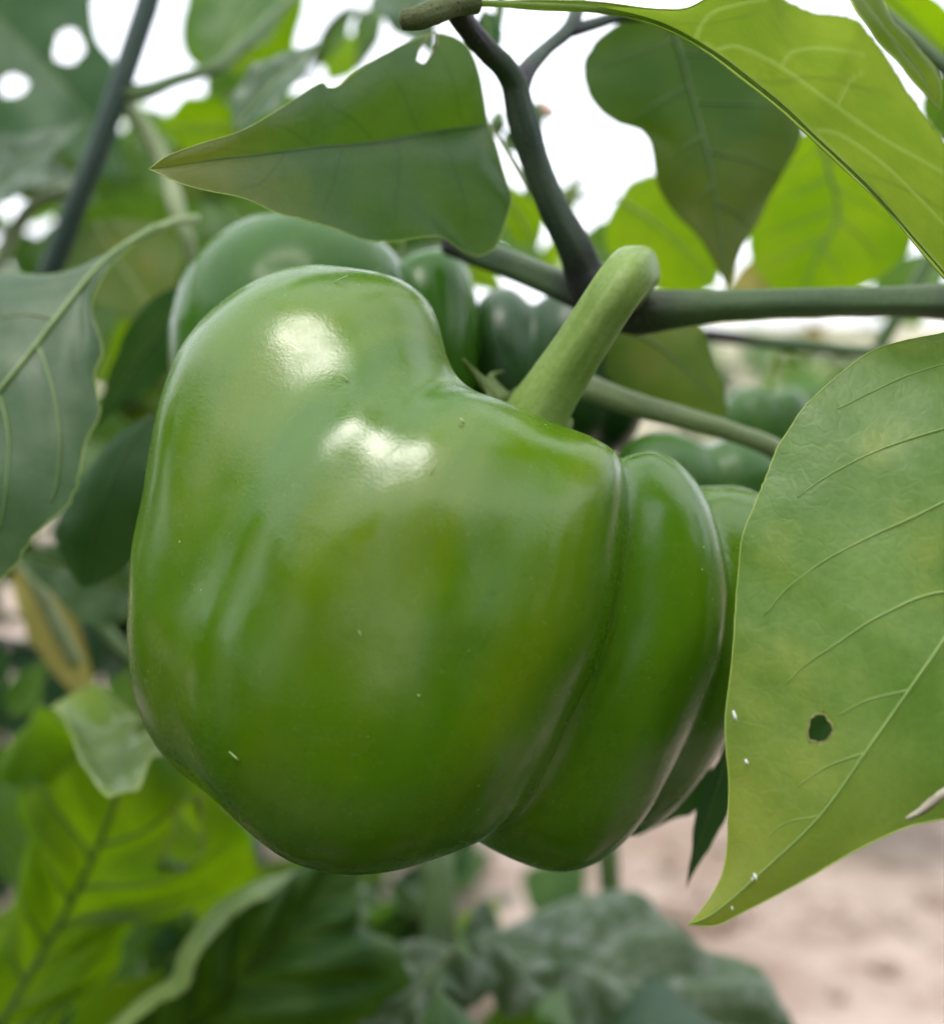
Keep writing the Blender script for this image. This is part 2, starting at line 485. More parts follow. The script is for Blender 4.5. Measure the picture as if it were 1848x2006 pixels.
# ------------------------------------------------------------------ ground
def soil_mat():
    m, t, nd, lk, bs = nmat('dry_soil')
    geo = N(t, 'ShaderNodeNewGeometry')
    pos = geo.outputs['Position']
    n1 = noise_n(t, pos, 9.0, 6, 0.65)
    n2 = noise_n(t, pos, 30, 6, 0.7)
    n3 = noise_n(t, pos, 300, 4, 0.7)
    col = mixc(t, ramp(t, n1, 0.38, 0.62), (0.36, 0.27, 0.215), (0.54, 0.43, 0.365))
    col = mixc(t, ramp(t, n2, 0.50, 0.66, 0.0, 0.7), col, (0.27, 0.19, 0.145))
    col = mixc(t, ramp(t, n3, 0.55, 0.75, 0.0, 0.4), col, (0.62, 0.52, 0.45))
    far = N(t, 'ShaderNodeSeparateXYZ')
    lk.new(pos, far.inputs[0])
    col = mixc(t, math_n(t, 'MULTIPLY', ramp(t, far.outputs[1], 1.3, 3.0), ramp(t, noise_n(t, pos, 2.2, 5, 0.65), 0.40, 0.58, 0.15, 0.85)), col, (0.22, 0.27, 0.13))
    lk.new(col, bs.inputs['Base Color'])
    bs.inputs['Roughness'].default_value = 0.95
    bs.inputs['Specular IOR Level'].default_value = 0.1
    bp = N(t, 'ShaderNodeBump')
    bp.inputs['Strength'].default_value = 0.6
    bp.inputs['Distance'].default_value = 0.006
    lk.new(math_n(t, 'ADD', n2, math_n(t, 'MULTIPLY', n3, 0.4)), bp.inputs['Height'])
    lk.new(bp.outputs[0], bs.inputs['Normal'])
    return m


M['soil'] = soil_mat()


def ground_z(x, y):
    r = math.hypot(x, y)
    k = max(0.0, 1.0 - r / 9.0)
    return k * (0.022 * noise.noise(Vector((x * 2.1, y * 2.1, 0))) + 0.012 * noise.noise(Vector((x * 7, y * 7, 3))) + 0.005 * noise.noise(Vector((x * 23, y * 23, 5))))


def build_ground():
    a = np.concatenate([[-400, -120, -40, -15, -8, -5], np.linspace(-3, 3, 151), [5, 8, 15, 40, 120, 400]])
    n = len(a)
    V = [(x, y + 1.2, ground_z(x, y + 1.2)) for y in a for x in a]
    Fs = [(j * n + i, j * n + i + 1, (j + 1) * n + i + 1, (j + 1) * n + i) for j in range(n - 1) for i in range(n - 1)]
    g = mesh_obj('ground', V, Fs, M['soil'])
    g['kind'] = 'structure'
    # clods lying on it
    V, Fs = [], []
    for k in range(1500):
        x = RNG.gauss(0.25, 0.9)
        y = RNG.uniform(0.25, 3.2)
        r = 0.003 + 0.022 * RNG.random() ** 3
        b = len(V)
        for i in range(4):
            th = math.pi * (i + 0.5) / 4
            for j in range(6):
                ph = 2 * math.pi * j / 6
                q = r * (0.7 + 0.6 * RNG.random())
                V.append((x + q * math.sin(th) * math.cos(ph), y + q * math.sin(th) * math.sin(ph), ground_z(x, y) + r * 0.3 + 0.7 * q * math.cos(th)))
        for i in range(3):
            for j in range(6):
                j2 = (j + 1) % 6
                Fs.append((b + i * 6 + j, b + i * 6 + j2, b + (i + 1) * 6 + j2, b + (i + 1) * 6 + j))
        Fs.append(tuple(b + j for j in range(5, -1, -1)))
    c = mesh_obj('soil_clods', V, Fs, M['soil'])
    c['kind'] = 'stuff'
    c['label'] = 'crumbly clods of dry soil scattered over the bare ground'
    c['category'] = 'soil clods'
    # dry straw bits
    V, Fs = [], []
    for k in range(240):
        x = RNG.gauss(0.1, 0.6)
        y = RNG.uniform(0.3, 2.5)
        a0 = RNG.uniform(0, math.pi)
        L = RNG.uniform(0.02, 0.08)
        z = ground_z(x, y) + 0.006
        P = [np.array((x + L * s * math.cos(a0), y + L * s * math.sin(a0), z + 0.01 * math.sin(3 * s + k))) for s in (-0.5, -0.2, 0.1, 0.5)]
        v, f, _ = tube_geo(P, 0.0012, 4)
        b = len(V)
        V += v
        Fs += [tuple(b + i for i in q) for q in f]
    c = mesh_obj('straw_litter', V, Fs, M['straw'])
    c['kind'] = 'stuff'
    c['label'] = 'bits of dry pale straw strewn over the bare soil'
    c['category'] = 'straw'


build_ground()


# ------------------------------------------------------------------ leaves
def grid_leaf(mid, le, ri, nu, nv, bulge=0.0, ruffle=0.0, serr=0.0, seed=0, quilt=0.0, nside=6):
    """blade between a midrib and two edges (world points, base to tip); returns vertex grid"""
    A, L, R = spline(mid, nu), spline(le, nu), spline(ri, nu)
    rs = random.Random(seed)
    o1, o2 = rs.uniform(0, 50), rs.uniform(0, 50)
    T = np.gradient(A, axis=0)
    side_sign = -1.0 if (np.cross(T, R - L) @ FWD).sum() > 0 else 1.0   # bulge towards the viewer, same way all along
    G = np.zeros((nu + 1, 2 * nv + 1, 3))
    S = np.zeros((nu + 1, 2 * nv + 1, 2))
    for i in range(nu + 1):
        for j in range(-nv, nv + 1):
            s = abs(j) / nv
            E = L[i] if j < 0 else R[i]
            e = E - A[i]
            wd = np.linalg.norm(e)
            ss = s * (1 + serr * (noise.noise(Vector((i * 0.9 + o2, np.sign(j) * 7, 0))) + 0.6 * noise.noise(Vector((i * 0.31 + o2, np.sign(j) * 7, 4)))) * s)
            P = A[i] + e * ss
            n = np.cross(T[i], e if j >= 0 else -e)
            ln = np.linalg.norm(n)
            if ln > 1e-12:
                n /= ln
                n = n * side_sign
                h = bulge * wd * math.sin(math.pi * min(1, s))
                h += ruffle * s ** 1.5 * noise.noise(Vector((i / nu * 6 + o1, np.sign(j) * 3, s))) * min(1, wd / 0.012)
                if quilt:
                    qv = (i / nu - 0.22 * s ** 0.8) * nside
                    h += quilt * abs(math.sin(math.pi * qv)) * math.sin(math.pi * s) * min(1, wd / 0.012)
                h += 0.03 * wd * noise.noise(Vector(tuple(P * 70 + o1)))
                P = P + n * h
            G[i, j + nv] = P
            S[i, j + nv] = (i / nu, 0.5 + 0.5 * j / nv)
    return G, S


def grid_faces(nu, nw):
    return [(i * nw + j, i * nw + j + 1, (i + 1) * nw + j + 1, (i + 1) * nw + j) for i in range(nu) for j in range(nw - 1)]


def on_leaf(G, pts, lift):
    """sheet positions laid onto the blade, lifted towards the viewer"""
    u, v = proj(G.reshape(-1, 3))
    out = []
    for p in pts:
        d2 = (u - p[0]) ** 2 + (v - p[1]) ** 2
        k = np.argsort(d2)[:5]
        wt = 1 / (d2[k] + 1.0)
        P = (G.reshape(-1, 3)[k] * wt[:, None]).sum(0) / wt.sum()
        dep = (P - CAM) @ FWD
        out.append(W(p[0], p[1], dep - lift))
    return np.array(out)


def leaf(plant, mid, le, ri, mat, d=0.2, nu=44, nv=12, bulge=0.05, ruffle=0.002, serr=0.03, seed=0, holes=(), veins=None, veinmat='vein', midr=4.0, edge=None, label=None,
         petiole=None, quilt=0.0, nside=6, auto=0, petmat='petiole', petr=10, rag=1.0, paint=None):
    m = px(mid, d)
    l = np.vstack([m[:1], px(le, d), m[-1:]])
    r = np.vstack([m[:1], px(ri, d), m[-1:]])
    G, S = grid_leaf(m, l, r, nu, nv, bulge, ruffle, serr, seed, quilt, nside)
    nw = 2 * nv + 1
    Fs = grid_faces(nu, nw)
    V = G.reshape(-1, 3).copy()
    UV = S.reshape(-1, 2)
    hole_loops = []
    if holes:
        u, v = proj(V)
        dep = (V - CAM) @ FWD
        kill = np.zeros(len(V), bool)
        for hu, hv, ha, hb, rot in holes:
            c_, s_ = math.cos(rot), math.sin(rot)
            x = ((u - hu) * c_ + (v - hv) * s_) / ha
            y = (-(u - hu) * s_ + (v - hv) * c_) / hb
            th = np.arctan2(y, x)
            rr = np.hypot(x, y)
            wob = 1 + rag * (0.06 * np.sin(3 * th + 1) + 0.05 * np.sin(5 * th + 2) + 0.04 * np.sin(9 * th))
            kill |= rr < wob * 0.97
        Fs2 = [f for f in Fs if not all(kill[list(f)])]
        # verts inside that still carry a face slide out to the rim
        for hu, hv, ha, hb, rot in holes:
            c_, s_ = math.cos(rot), math.sin(rot)
            used = np.unique(np.array(Fs2).ravel())
            loop = []
            for k in used:
                if not kill[k]:
                    continue
                x = ((u[k] - hu) * c_ + (v[k] - hv) * s_) / ha
                y = (-(u[k] - hu) * s_ + (v[k] - hv) * c_) / hb
                rr = math.hypot(x, y)
                if rr > 1.3:
                    continue
                th = math.atan2(y, x)
                wob = 1 + rag * (0.06 * math.sin(3 * th + 1) + 0.05 * math.sin(5 * th + 2) + 0.04 * math.sin(9 * th))
                x, y = math.cos(th) * wob, math.sin(th) * wob
                V[k] = W(hu + x * ha * c_ - y * hb * s_, hv + x * ha * s_ + y * hb * c_, dep[k])
                loop.append((th, k))
            loop.sort()
            hole_loops.append([V[k] for _, k in loop])
        Fs = Fs2
        used = np.unique(np.array(Fs).ravel())
        re = -np.ones(len(V), int)
        re[used] = np.arange(len(used))
        V, UV = V[used], UV[used]
        Fs = [tuple(re[list(f)]) for f in Fs]
    if paint:                                      # pale vein tissue along traced lines, slightly raised
        uu, vv = proj(V)
        mask = np.zeros(len(V))
        for vp, r0, r1 in paint:
            L_ = spline(vp, 240)
            rr_ = np.linspace(r0, r1, 241)
            for q_, r_ in zip(L_, rr_):
                mask = np.maximum(mask, np.clip(1.3 - np.hypot(uu - q_[0], vv - q_[1]) / (1.3 * r_ + 2.0), 0, 1))
        V = V - FWD * (mask * 0.0003)[:, None]
    o = mesh_obj('leaf', V, Fs, M[mat], plant, UV)
    if paint:
        o.data.attributes.new('vein', 'FLOAT', 'POINT').data.foreach_set('value', mask * 0.22)
    if label:
        o['label'] = label
    dep = float(((G[nu // 2, nv] - CAM) @ FWD))
    k = dep / FOC
    if midr:
        P = G[:, nv] + (G[:, nv] * 0 - FWD) * midr * k * 0.3
        v, f, uv = tube_geo(P[:-1], np.linspace(midr * k, midr * k * 0.25, nu), 8)
        mesh_obj('midrib', v, f, M[veinmat], o, uv)
    if veins:
        for vp, r0, r1 in veins:
            P = spline(on_leaf(G, vp, r0 * k * 0.9), 26)
            v, f, uv = tube_geo(P, np.linspace(r0 * k, r1 * k, 8), 6)
            mesh_obj('vein', v, f, M[veinmat], o, uv)
    for a in range(auto):
        for sgn in (-1, 1):
            s0 = 0.08 + 0.72 * (a + (0.35 if sgn > 0 else 0)) / max(1, auto)
            P = []
            for q in np.linspace(0, 0.86, 12):
                ii = min(nu - 1.001, (s0 + 0.22 * q ** 0.8 * (1 - s0 * 0.4)) * nu)
                jj = nv + sgn * q * nv
                i0, j0 = int(ii), int(min(2 * nv - 1, jj))
                fi, fj = ii - i0, jj - j0
                P.append((G[i0, j0] * (1 - fi) + G[i0 + 1, j0] * fi) * (1 - fj) + (G[i0, j0 + 1] * (1 - fi) + G[i0 + 1, j0 + 1] * fi) * fj)
            v, f, uv = tube_geo(np.array(P) - FWD * midr * k * 0.15, np.linspace(midr * k * 0.45, midr * k * 0.12, 6), 5)
            mesh_obj('vein', v, f, M[veinmat], o, uv)
    if edge:
        for j in (0, 2 * nv):
            v, f, uv = tube_geo(G[:, j][1:], edge * k, 5)
            mesh_obj('margin', v, f, M['edge'], o, uv)
    for hl in hole_loops:
        if len(hl) > 5:
            v, f, uv = tube_geo(np.array(hl + [hl[0]]), 1.6 * k, 5)
            mesh_obj('hole_rim', v, f, M['rim'], o, uv)
    if petiole:
        P = spline(np.vstack([px(petiole, d), m[:1]]), 16)
        v, f, uv = tube_geo(P, np.linspace(petr * k, max(midr, 3) * k, 6), 8)
        mesh_obj('petiole', v, f, M[petmat], o, uv)
    return o


OV = [(0.0, 0.0), (0.06, 0.32), (0.16, 0.72), (0.30, 0.98), (0.45, 0.97), (0.60, 0.76), (0.75, 0.46), (0.88, 0.2), (1.0, 0.0)]


def qleaf(plant, base, tip, wpx, mat, roll=0.0, bend=0.0, fold=0.25, seed=0, nu=22, nv=6, label=None, pet=None, serr=0.05, ruffle=0.003, midr=3.0, wob=0.1, vm='vein', world=None):
    """simple ovate leaf from base to tip; wpx half width in sheet units, roll about its axis, fold at the midrib"""
    if world:
        B, T, wm = world
        base = tip = (0, 0, 0.2)
    else:
        B, T = W(*base), W(*tip)
        wm = wpx * 0.5 * (base[2] + tip[2]) / FOC
    ax = T - B
    L = np.linalg.norm(ax)
    ax = ax / L
    f = FWD if not world else np.array((0.0, 0.0, 1.0))
    f = f - ax * (f @ ax)
    f /= np.linalg.norm(f)
    sd = np.cross(ax, f)
    c, s = math.cos(roll), math.sin(roll)
    side = sd * c + f * s
    nor = -f * c + sd * s
    rs = random.Random(seed)
    mid, le, ri = [], [], []
    for q, ww in OV:
        C = B + ax * L * q + nor * bend * L * math.sin(math.pi * q) + side * wm * wob * math.sin(3 * q + seed)
        mid.append(C)
        k1, k2 = 1 + rs.uniform(-.12, .12), 1 + rs.uniform(-.12, .12)
        le.append(C - side * wm * ww * k1 + nor * fold * wm * ww)
        ri.append(C + side * wm * ww * k2 + nor * fold * wm * ww)
    G, S = grid_leaf(np.array(mid), np.array(le), np.array(ri), nu, nv, 0.06, ruffle, serr, seed)
    o = mesh_obj('leaf', G.reshape(-1, 3), grid_faces(nu, 2 * nv + 1), M[mat], plant, S.reshape(-1, 2))
    if label:
        o['label'] = label
    k = 0.5 * (base[2] + tip[2]) / FOC
    if midr:
        v, f_, uv = tube_geo(G[:-1, nv] - FWD * midr * k * 0.3, np.linspace(midr * k, midr * k * 0.3, 6), 6)
        mesh_obj('midrib', v, f_, M[vm], o, uv)
    if pet:
        P = spline(np.vstack([px(pet), B[None]]), 12)
        v, f_, uv = tube_geo(P, np.linspace(9 * k, 4 * k, 6), 8)
        mesh_obj('petiole', v, f_, M['petiole'], o, uv)
    return o


# ------------------------------------------------------------------ peppers
def smin(a, b, k):
    h = np.clip(.5 + .5 * (b - a) / k, 0, 1)
    return b + (a - b) * h - k * h * (1 - h)


def lobe_d(q, l, C):
    c, r, t, n = l
    q = q - np.array((c[0] - C[0], C[1] - c[1], c[2]))
    t = math.radians(t)
    x = q[..., 0] * math.cos(t) - q[..., 1] * math.sin(t)
    y = q[..., 0] * math.sin(t) + q[..., 1] * math.cos(t)
    m = (np.abs(x / r[0]) ** n + np.abs(y / r[1]) ** n + np.abs(q[..., 2] / r[2]) ** n) ** (1 / n)
    return (m - 1) * min(r)


def pepper_body(root, lobes, ks, carve, C, d0, tilt, origin, mat, nu=200, nv=120, pairs=None, grooves=()):
    """blend of lobes with a stalk hollow carved out, shrink-wrapped from the inside; sizes in sheet units at depth d0"""
    ca, sa = math.cos(math.radians(tilt)), math.sin(math.radians(tilt))
    th = np.linspace(0, math.pi, nv)[:, None]
    ph = np.linspace(0, 2 * math.pi, nu + 1)[None] + math.pi / 2
    D = np.stack([np.sin(th) * np.cos(ph), np.cos(th) + 0 * ph, np.sin(th) * np.sin(ph)], -1)
    D = np.stack([D[..., 0] * ca + D[..., 1] * sa, D[..., 1] * ca - D[..., 0] * sa, D[..., 2]], -1)
    O = np.array(origin, float)

    def sdf(q):
        d = [lobe_d(q, l, C) for l in lobes]
        r = d[0]
        for x, k in zip(d[1:], ks):
            r = smin(r, x, k)
        for l, k in carve:
            r = -smin(-r, lobe_d(q, l, C), k)
        return r
    R = np.zeros(D.shape[:2])
    for i in range(60):
        R = R + np.clip(-sdf(O + D * R[..., None]) * 0.6, -40, 40)
    V = O + D * R[..., None]
    if pairs:
        S = 170.0
        p = np.array([(a - C[0], C[1] - b) for a, b, _, _ in pairs])
        dd = np.array([(c, -e) for _, _, c, e in pairs], float)
        Gm = np.exp(-((p[:, None] - p[None]) ** 2).sum(-1) / S ** 2)
        wt = np.linalg.solve(Gm + np.eye(len(p)) * .08, dd)
        q = V[..., :2].reshape(-1, 2)
        g = np.exp(-((q[:, None] - p[None]) ** 2).sum(-1) / S ** 2) @ wt
        V[..., :2] += g.reshape(V.shape[:-1] + (2,))
    # shallow dents and swellings in the skin
    for i in range(V.shape[0]):
        for j in range(V.shape[1]):
            q = Vector(V[i, j]) * 0.008
            V[i, j] += D[i, j] * (4.0 * noise.noise(q) + 0.5 * noise.noise(q * 2.0))
    for (ax0, ay0), (bx0, by0), wd, dp in grooves:  # shallow valleys between lobes on the near side
        a0 = np.array((ax0 - C[0], C[1] - ay0))
        b0 = np.array((bx0 - C[0], C[1] - by0))
        t_ = ((V[..., :2] - a0) @ (b0 - a0)) / ((b0 - a0) @ (b0 - a0))
        tc = np.clip(t_, 0, 1)
        dist = np.linalg.norm(V[..., :2] - (a0 + tc[..., None] * (b0 - a0)), axis=-1)
        fade = np.where(t_ < 0, 1.0, 1 - np.clip(t_, 0, 1) ** 2 * 0.9)
        k_ = dp * np.exp(-(dist / wd) ** 2) * fade * (V[..., 2] < 60)
        V -= D * k_[..., None]
    V[:, -1] = V[:, 0]
    V[0, :] = V[0, 0]
    V[-1, :] = V[-1, 0]
    K = d0 / FOC
    c0 = W(C[0], C[1], d0)
    P = c0 + K * (V[..., :1] * RGT + V[..., 1:2] * UPV + V[..., 2:] * FWD)
    Fs = []
    nw = nu + 1
    for i in range(nv - 1):
        for j in range(nu):
            Fs.append((i * nw + j, i * nw + j + 1, (i + 1) * nw + j + 1, (i + 1) * nw + j))
    uv = np.stack([np.repeat(np.linspace(0, 1, nw)[None], nv, 0), np.repeat(np.linspace(0, 1, nv)[:, None], nw, 1)], -1).reshape(-1, 2)
    o = mesh_obj('body', P.reshape(-1, 3), Fs, M[mat], root, uv)
    import bmesh
    bm = bmesh.new()
    bm.from_mesh(o.data)
    bmesh.ops.remove_doubles(bm, verts=bm.verts, dist=1e-6)
    bmesh.ops.recalc_face_normals(bm, faces=bm.faces)
    bm.to_mesh(o.data)
    bm.free()
    o.data.polygons.foreach_set('use_smooth', [True] * len(o.data.polygons))
    return o


GP = 'bell peppers hanging in the plant'
pep = thing('bell_pepper', 'large glossy light green bell pepper hanging in front, pale stalk rising from its top', 'bell pepper', W(790, 1720, 0.205), GP)
pepper_body(pep,
            [((590, 1040, 70), (318, 540, 320), 12, 2.5), ((800, 1205, -100), (395, 475, 290), 20, 2.45), ((850, 1130, 230), (330, 450, 240), 12, 2.4),
             ((1166, 1310, 60), (228, 405, 230), 20, 2.3), ((1345, 1310, 245), (188, 408, 230), 24, 2.3)],
            [60., 60., 40., 10.], [(((1080, 750, 120), (230, 200, 190), 25, 2.), 80.), (((770, 1740, 60), (170, 80, 150), 15, 2.), 60.)],
            (790., 1200.), 0.208, 22, (80., -20., 110.), 'pep', 420, 260,
            [(390, 680, -22, 0), (620, 506, 0, 14), (870, 600, -6, 8), (960, 730, -8, 28), (1195, 890, 18, -18), (1244, 1120, -28, 0), (1200, 1300, -45, 0), (1120, 1480, -55, 0),
             (1030, 1600, -60, 0), (1000, 1660, -60, -20), (800, 1735, -20, -34), (440, 1640, 10, -6), (600, 1710, 0, 8), (1270, 940, 0, -62), (1400, 900, 10, 10), (1380, 1270, 0, 0), (1250, 1600, 0, 0),
             (1090, 1690, -20, 10), (250, 1100, 4, 0), (260, 1300, 6, 0), (600, 1100, 0, 0), (850, 1000, 0, 0), (700, 1400, 0, 0), (1500, 1000, 0, 0), (1440, 1450, 0, 0)], grooves=[((880, 690), (660, 1020), 70, 20), ((470, 640), (380, 1000), 60, 6), ((1060, 820), (960, 1150), 60, 6), ((700, 1250), (560, 1560), 80, 5)])
ped = tube('stalk', [(1035, 850, .2185), (1060, 800, .217), (1110, 722, .213), (1165, 635, .208), (1210, 565, .205), (1238, 532, .209), (1240, 540, .222), (1215, 580, .236)],
           [66, 56, 51, 50, 51, 50, 46, 42], M['pedicel'], pep, n=60, seg=40, rough=0.012, ridge=0.035)
# calyx collar with pointed teeth at the stalk foot
V, Fs = [], []
c0 = W(1038, 838, .2185)
axv = W(1110, 722, .213) - c0
axv /= np.linalg.norm(axv)
e1 = np.cross(axv, FWD)
e1 /= np.linalg.norm(e1)
e2 = np.cross(axv, e1)
for i, (rr, hh) in enumerate(((42, 26), (62, 10), (92, 4), (112, 14))):
    for j in range(48):
        th = 2 * math.pi * j / 48
        tooth = 1 + (0.22 * max(0, math.cos(6 * th)) ** 2 - 0.08 if i == 3 else 0)
        V.append(c0 + 0.2185 / FOC * (rr * tooth * (math.cos(th) * e1 + math.sin(th) * e2) + (hh + (14 * math.cos(6 * th) if i == 3 else 0)) * axv))
for i in range(3):
    for j in range(48):
        j2 = (j + 1) % 48
        Fs.append((i * 48 + j, i * 48 + j2, (i + 1) * 48 + j2, (i + 1) * 48 + j))
mesh_obj('calyx', V, Fs, M['calyx'], pep)
for tp, tq, tb in (((905, 703, .222), (935, 738, .224), (985, 790, .223)), ((985, 728, .232), (960, 742, .23), (1000, 800, .226))):
    tube('calyx_tooth', [tb, tq, tp], [22, 12, 3], M['calyx'], pep, n=10, seg=8)

# tiny dry marks on the skin
bod = [o for o in pep.children if o.name.startswith('body')][0]
BV = np.array([v.co[:] for v in bod.data.vertices])
bu, bv = proj(BV)
bd = (BV - CAM) @ FWD
for (u, v, du, dv, r) in ((668, 546, 14, -7, 1.6), (905, 824, 4, 5, 3.0), (676, 740, 8, 6, 1.4), (458, 1480, 9, 8, 2.2), (846, 920, -5, 12, 1.3), (705, 1240, 3, 6, 1.6), (820, 1362, 1, 2, 2.2)):
    k = (bu - u) ** 2 + (bv - v) ** 2 < 150
    dd = bd[k].min() - 0.0001
    tube('skin_scar', [(u - du, v - dv, dd), (u, v, dd - .0001), (u + du, v + dv, dd)], [r * .5, r, r * .5], M['scar'], pep, n=6, seg=6, rough=.5)

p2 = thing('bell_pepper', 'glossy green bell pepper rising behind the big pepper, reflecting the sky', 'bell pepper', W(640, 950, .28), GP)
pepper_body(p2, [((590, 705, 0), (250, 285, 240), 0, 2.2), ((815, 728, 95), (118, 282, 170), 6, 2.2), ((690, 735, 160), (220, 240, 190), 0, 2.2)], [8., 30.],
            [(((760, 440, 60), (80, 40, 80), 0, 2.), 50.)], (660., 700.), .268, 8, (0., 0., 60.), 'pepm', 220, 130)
tube('stalk', [(765, 480, .285), (775, 420, .287), (800, 350, .29), (850, 300, .292)], [26, 20, 19, 19], M['pedicel'], p2, n=20)

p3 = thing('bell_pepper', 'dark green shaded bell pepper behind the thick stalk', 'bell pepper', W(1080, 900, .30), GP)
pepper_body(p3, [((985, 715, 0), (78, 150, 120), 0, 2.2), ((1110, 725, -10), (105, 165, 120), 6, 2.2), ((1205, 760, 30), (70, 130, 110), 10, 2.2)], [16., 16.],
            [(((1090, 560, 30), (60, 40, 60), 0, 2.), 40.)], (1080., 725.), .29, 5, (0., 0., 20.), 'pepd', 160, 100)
tube('stalk', [(1092, 600, .297), (1096, 545, .297), (1110, 500, .30)], [20, 15, 14], M['pedicel'], p3, n=14)

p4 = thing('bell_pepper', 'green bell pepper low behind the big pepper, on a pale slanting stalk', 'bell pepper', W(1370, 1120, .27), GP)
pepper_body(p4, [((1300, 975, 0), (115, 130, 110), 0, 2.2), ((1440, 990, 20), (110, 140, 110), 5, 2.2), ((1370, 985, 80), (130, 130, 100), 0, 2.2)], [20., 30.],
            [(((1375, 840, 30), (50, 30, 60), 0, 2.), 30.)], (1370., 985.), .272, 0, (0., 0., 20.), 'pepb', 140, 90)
tube('stalk', [(1147, 757, .246), (1234, 790, .244), (1352, 822, .243), (1431, 846, .245), (1517, 880, .25), (1560, 930, .262)], [26, 24, 21, 19, 21, 26], M['palestem'], p4, n=36, seg=14)

p5 = thing('bell_pepper', 'small blurred green bell pepper with a white shine, beside the leaf with the hole', 'bell pepper', W(1500, 930, .38), GP)
pepper_body(p5, [((1470, 835, 0), (62, 80, 70), 0, 2.2), ((1535, 840, 10), (55, 82, 70), 0, 2.2)], [16.], [(((1500, 760, 10), (26, 14, 30), 0, 2.), 16.)], (1500., 838.), .37, 0, (0., 0., 5.), 'pepb', 100, 60)
tube('stalk', [(1500, 768, .372), (1506, 730, .373), (1520, 690, .373)], [11, 9, 9], M['pedicel'], p5, n=12)

# ------------------------------------------------------------------ the main plant
A = thing('pepper_plant', 'pepper plant in focus carrying the peppers, dark forked branch and large hanging leaves', 'pepper plant', (0.27, 0.33, 0.0), 'pepper plants')
tube('main_stem', [(2500, 3900, .42), (2480, 2600, .40), (2420, 1700, .36), (2330, 900, .31), (2180, 640, .265), (1960, 600, .242)], [60, 58, 54, 50, 44, 37], M['branchg'], A, n=60, seg=14)
tube('branch', [(1960, 600, .242), (1848, 590, .238), (1700, 590, .236), (1568, 593, .234), (1420, 598, .234), (1300, 606, .235), (1230, 612, .237), (1170, 575, .238)],
     [42, 36, 29, 28, 28, 31, 41, 38], M['branchg'], A, n=60, seg=28, rough=.02, ridge=.04)
tube('branch', [(1175, 590, .238), (1140, 530, .236), (1124, 485, .233), (1082, 408, .230), (1045, 314, .227), (1019, 222, .224), (1006, 165, .222), (985, 128, .219), (958, 102, .216), (925, 65, .211), (900, 30, .206), (890, 5, .203)],
     [44, 38, 34, 30, 28, 27, 30, 26, 23, 22, 22, 25], M['branch'], A, n=80, seg=28, rough=.03, ridge=.045)
tube('branch', [(1008, 195, .223), (1030, 140, .226), (1068, 97, .232), (1109, 62, .237), (1126, 30, .24), (1140, -40, .25)], [24, 17, 13, 15, 14, 13], M['branch'], A, n=26)
tube('twig', [(1109, 62, .237), (1162, 47, .242), (1210, 34, .246), (1290, 30, .25)], [14, 12, 11, 10], M['branch'], A, n=16)
tube('branch', [(880, 474, .262), (930, 492, .258), (1010, 522, .25), (1090, 556, .243), (1165, 590, .239)], [26, 28, 28, 29, 32], M['branchg'], A, n=26, seg=28, ridge=.05)
tube('stub', [(788, 38, .198), (815, 36, .198), (850, 24, .199), (890, 8, .201), (930, 2, .203)], [20, 24, 23, 24, 25], M['brown'], A, n=20, seg=14, rough=0.06)

# overhead leaf pointing to the far side
leaf(A, [(955, 244, .238), (860, 258, .232), (740, 279, .222), (620, 290, .214), (500, 303, .206), (390, 318, .200), (292, 331, .196)],
     [(948, 190, .236), (938, 140, .233), (915, 90, .231), (880, 68, .229), (845, 67, .227), (800, 82, .224), (740, 114, .220), (690, 147, .217), (660, 170, .216), (640, 172, .215), (628, 163, .214), (560, 205, .210), (480, 254, .205), (400, 279, .200), (330, 305, .197)],
     [(972, 280, .236), (992, 330, .234), (1000, 385, .232), (985, 440, .230), (968, 485, .229), (935, 500, .228), (890, 488, .226), (850, 470, .224), (790, 472, .220), (720, 466, .214), (650, 446, .209), (590, 427, .206), (540, 416, .203), (480, 391, .200), (420, 373, .198), (350, 352, .196)],
     'over', nu=120, nv=44, bulge=0.07, ruffle=0.004, serr=0.008, seed=3, holes=[(836, 96, 34, 13, -1.05)], veinmat='veind', midr=2.6, edge=0.9,
     label='dark green leaf with a yellowing pointed tip and torn slit', petiole=[(1040, 372, .232), (1005, 315, .236), (975, 268, .238)], petmat='palestem', petr=8)

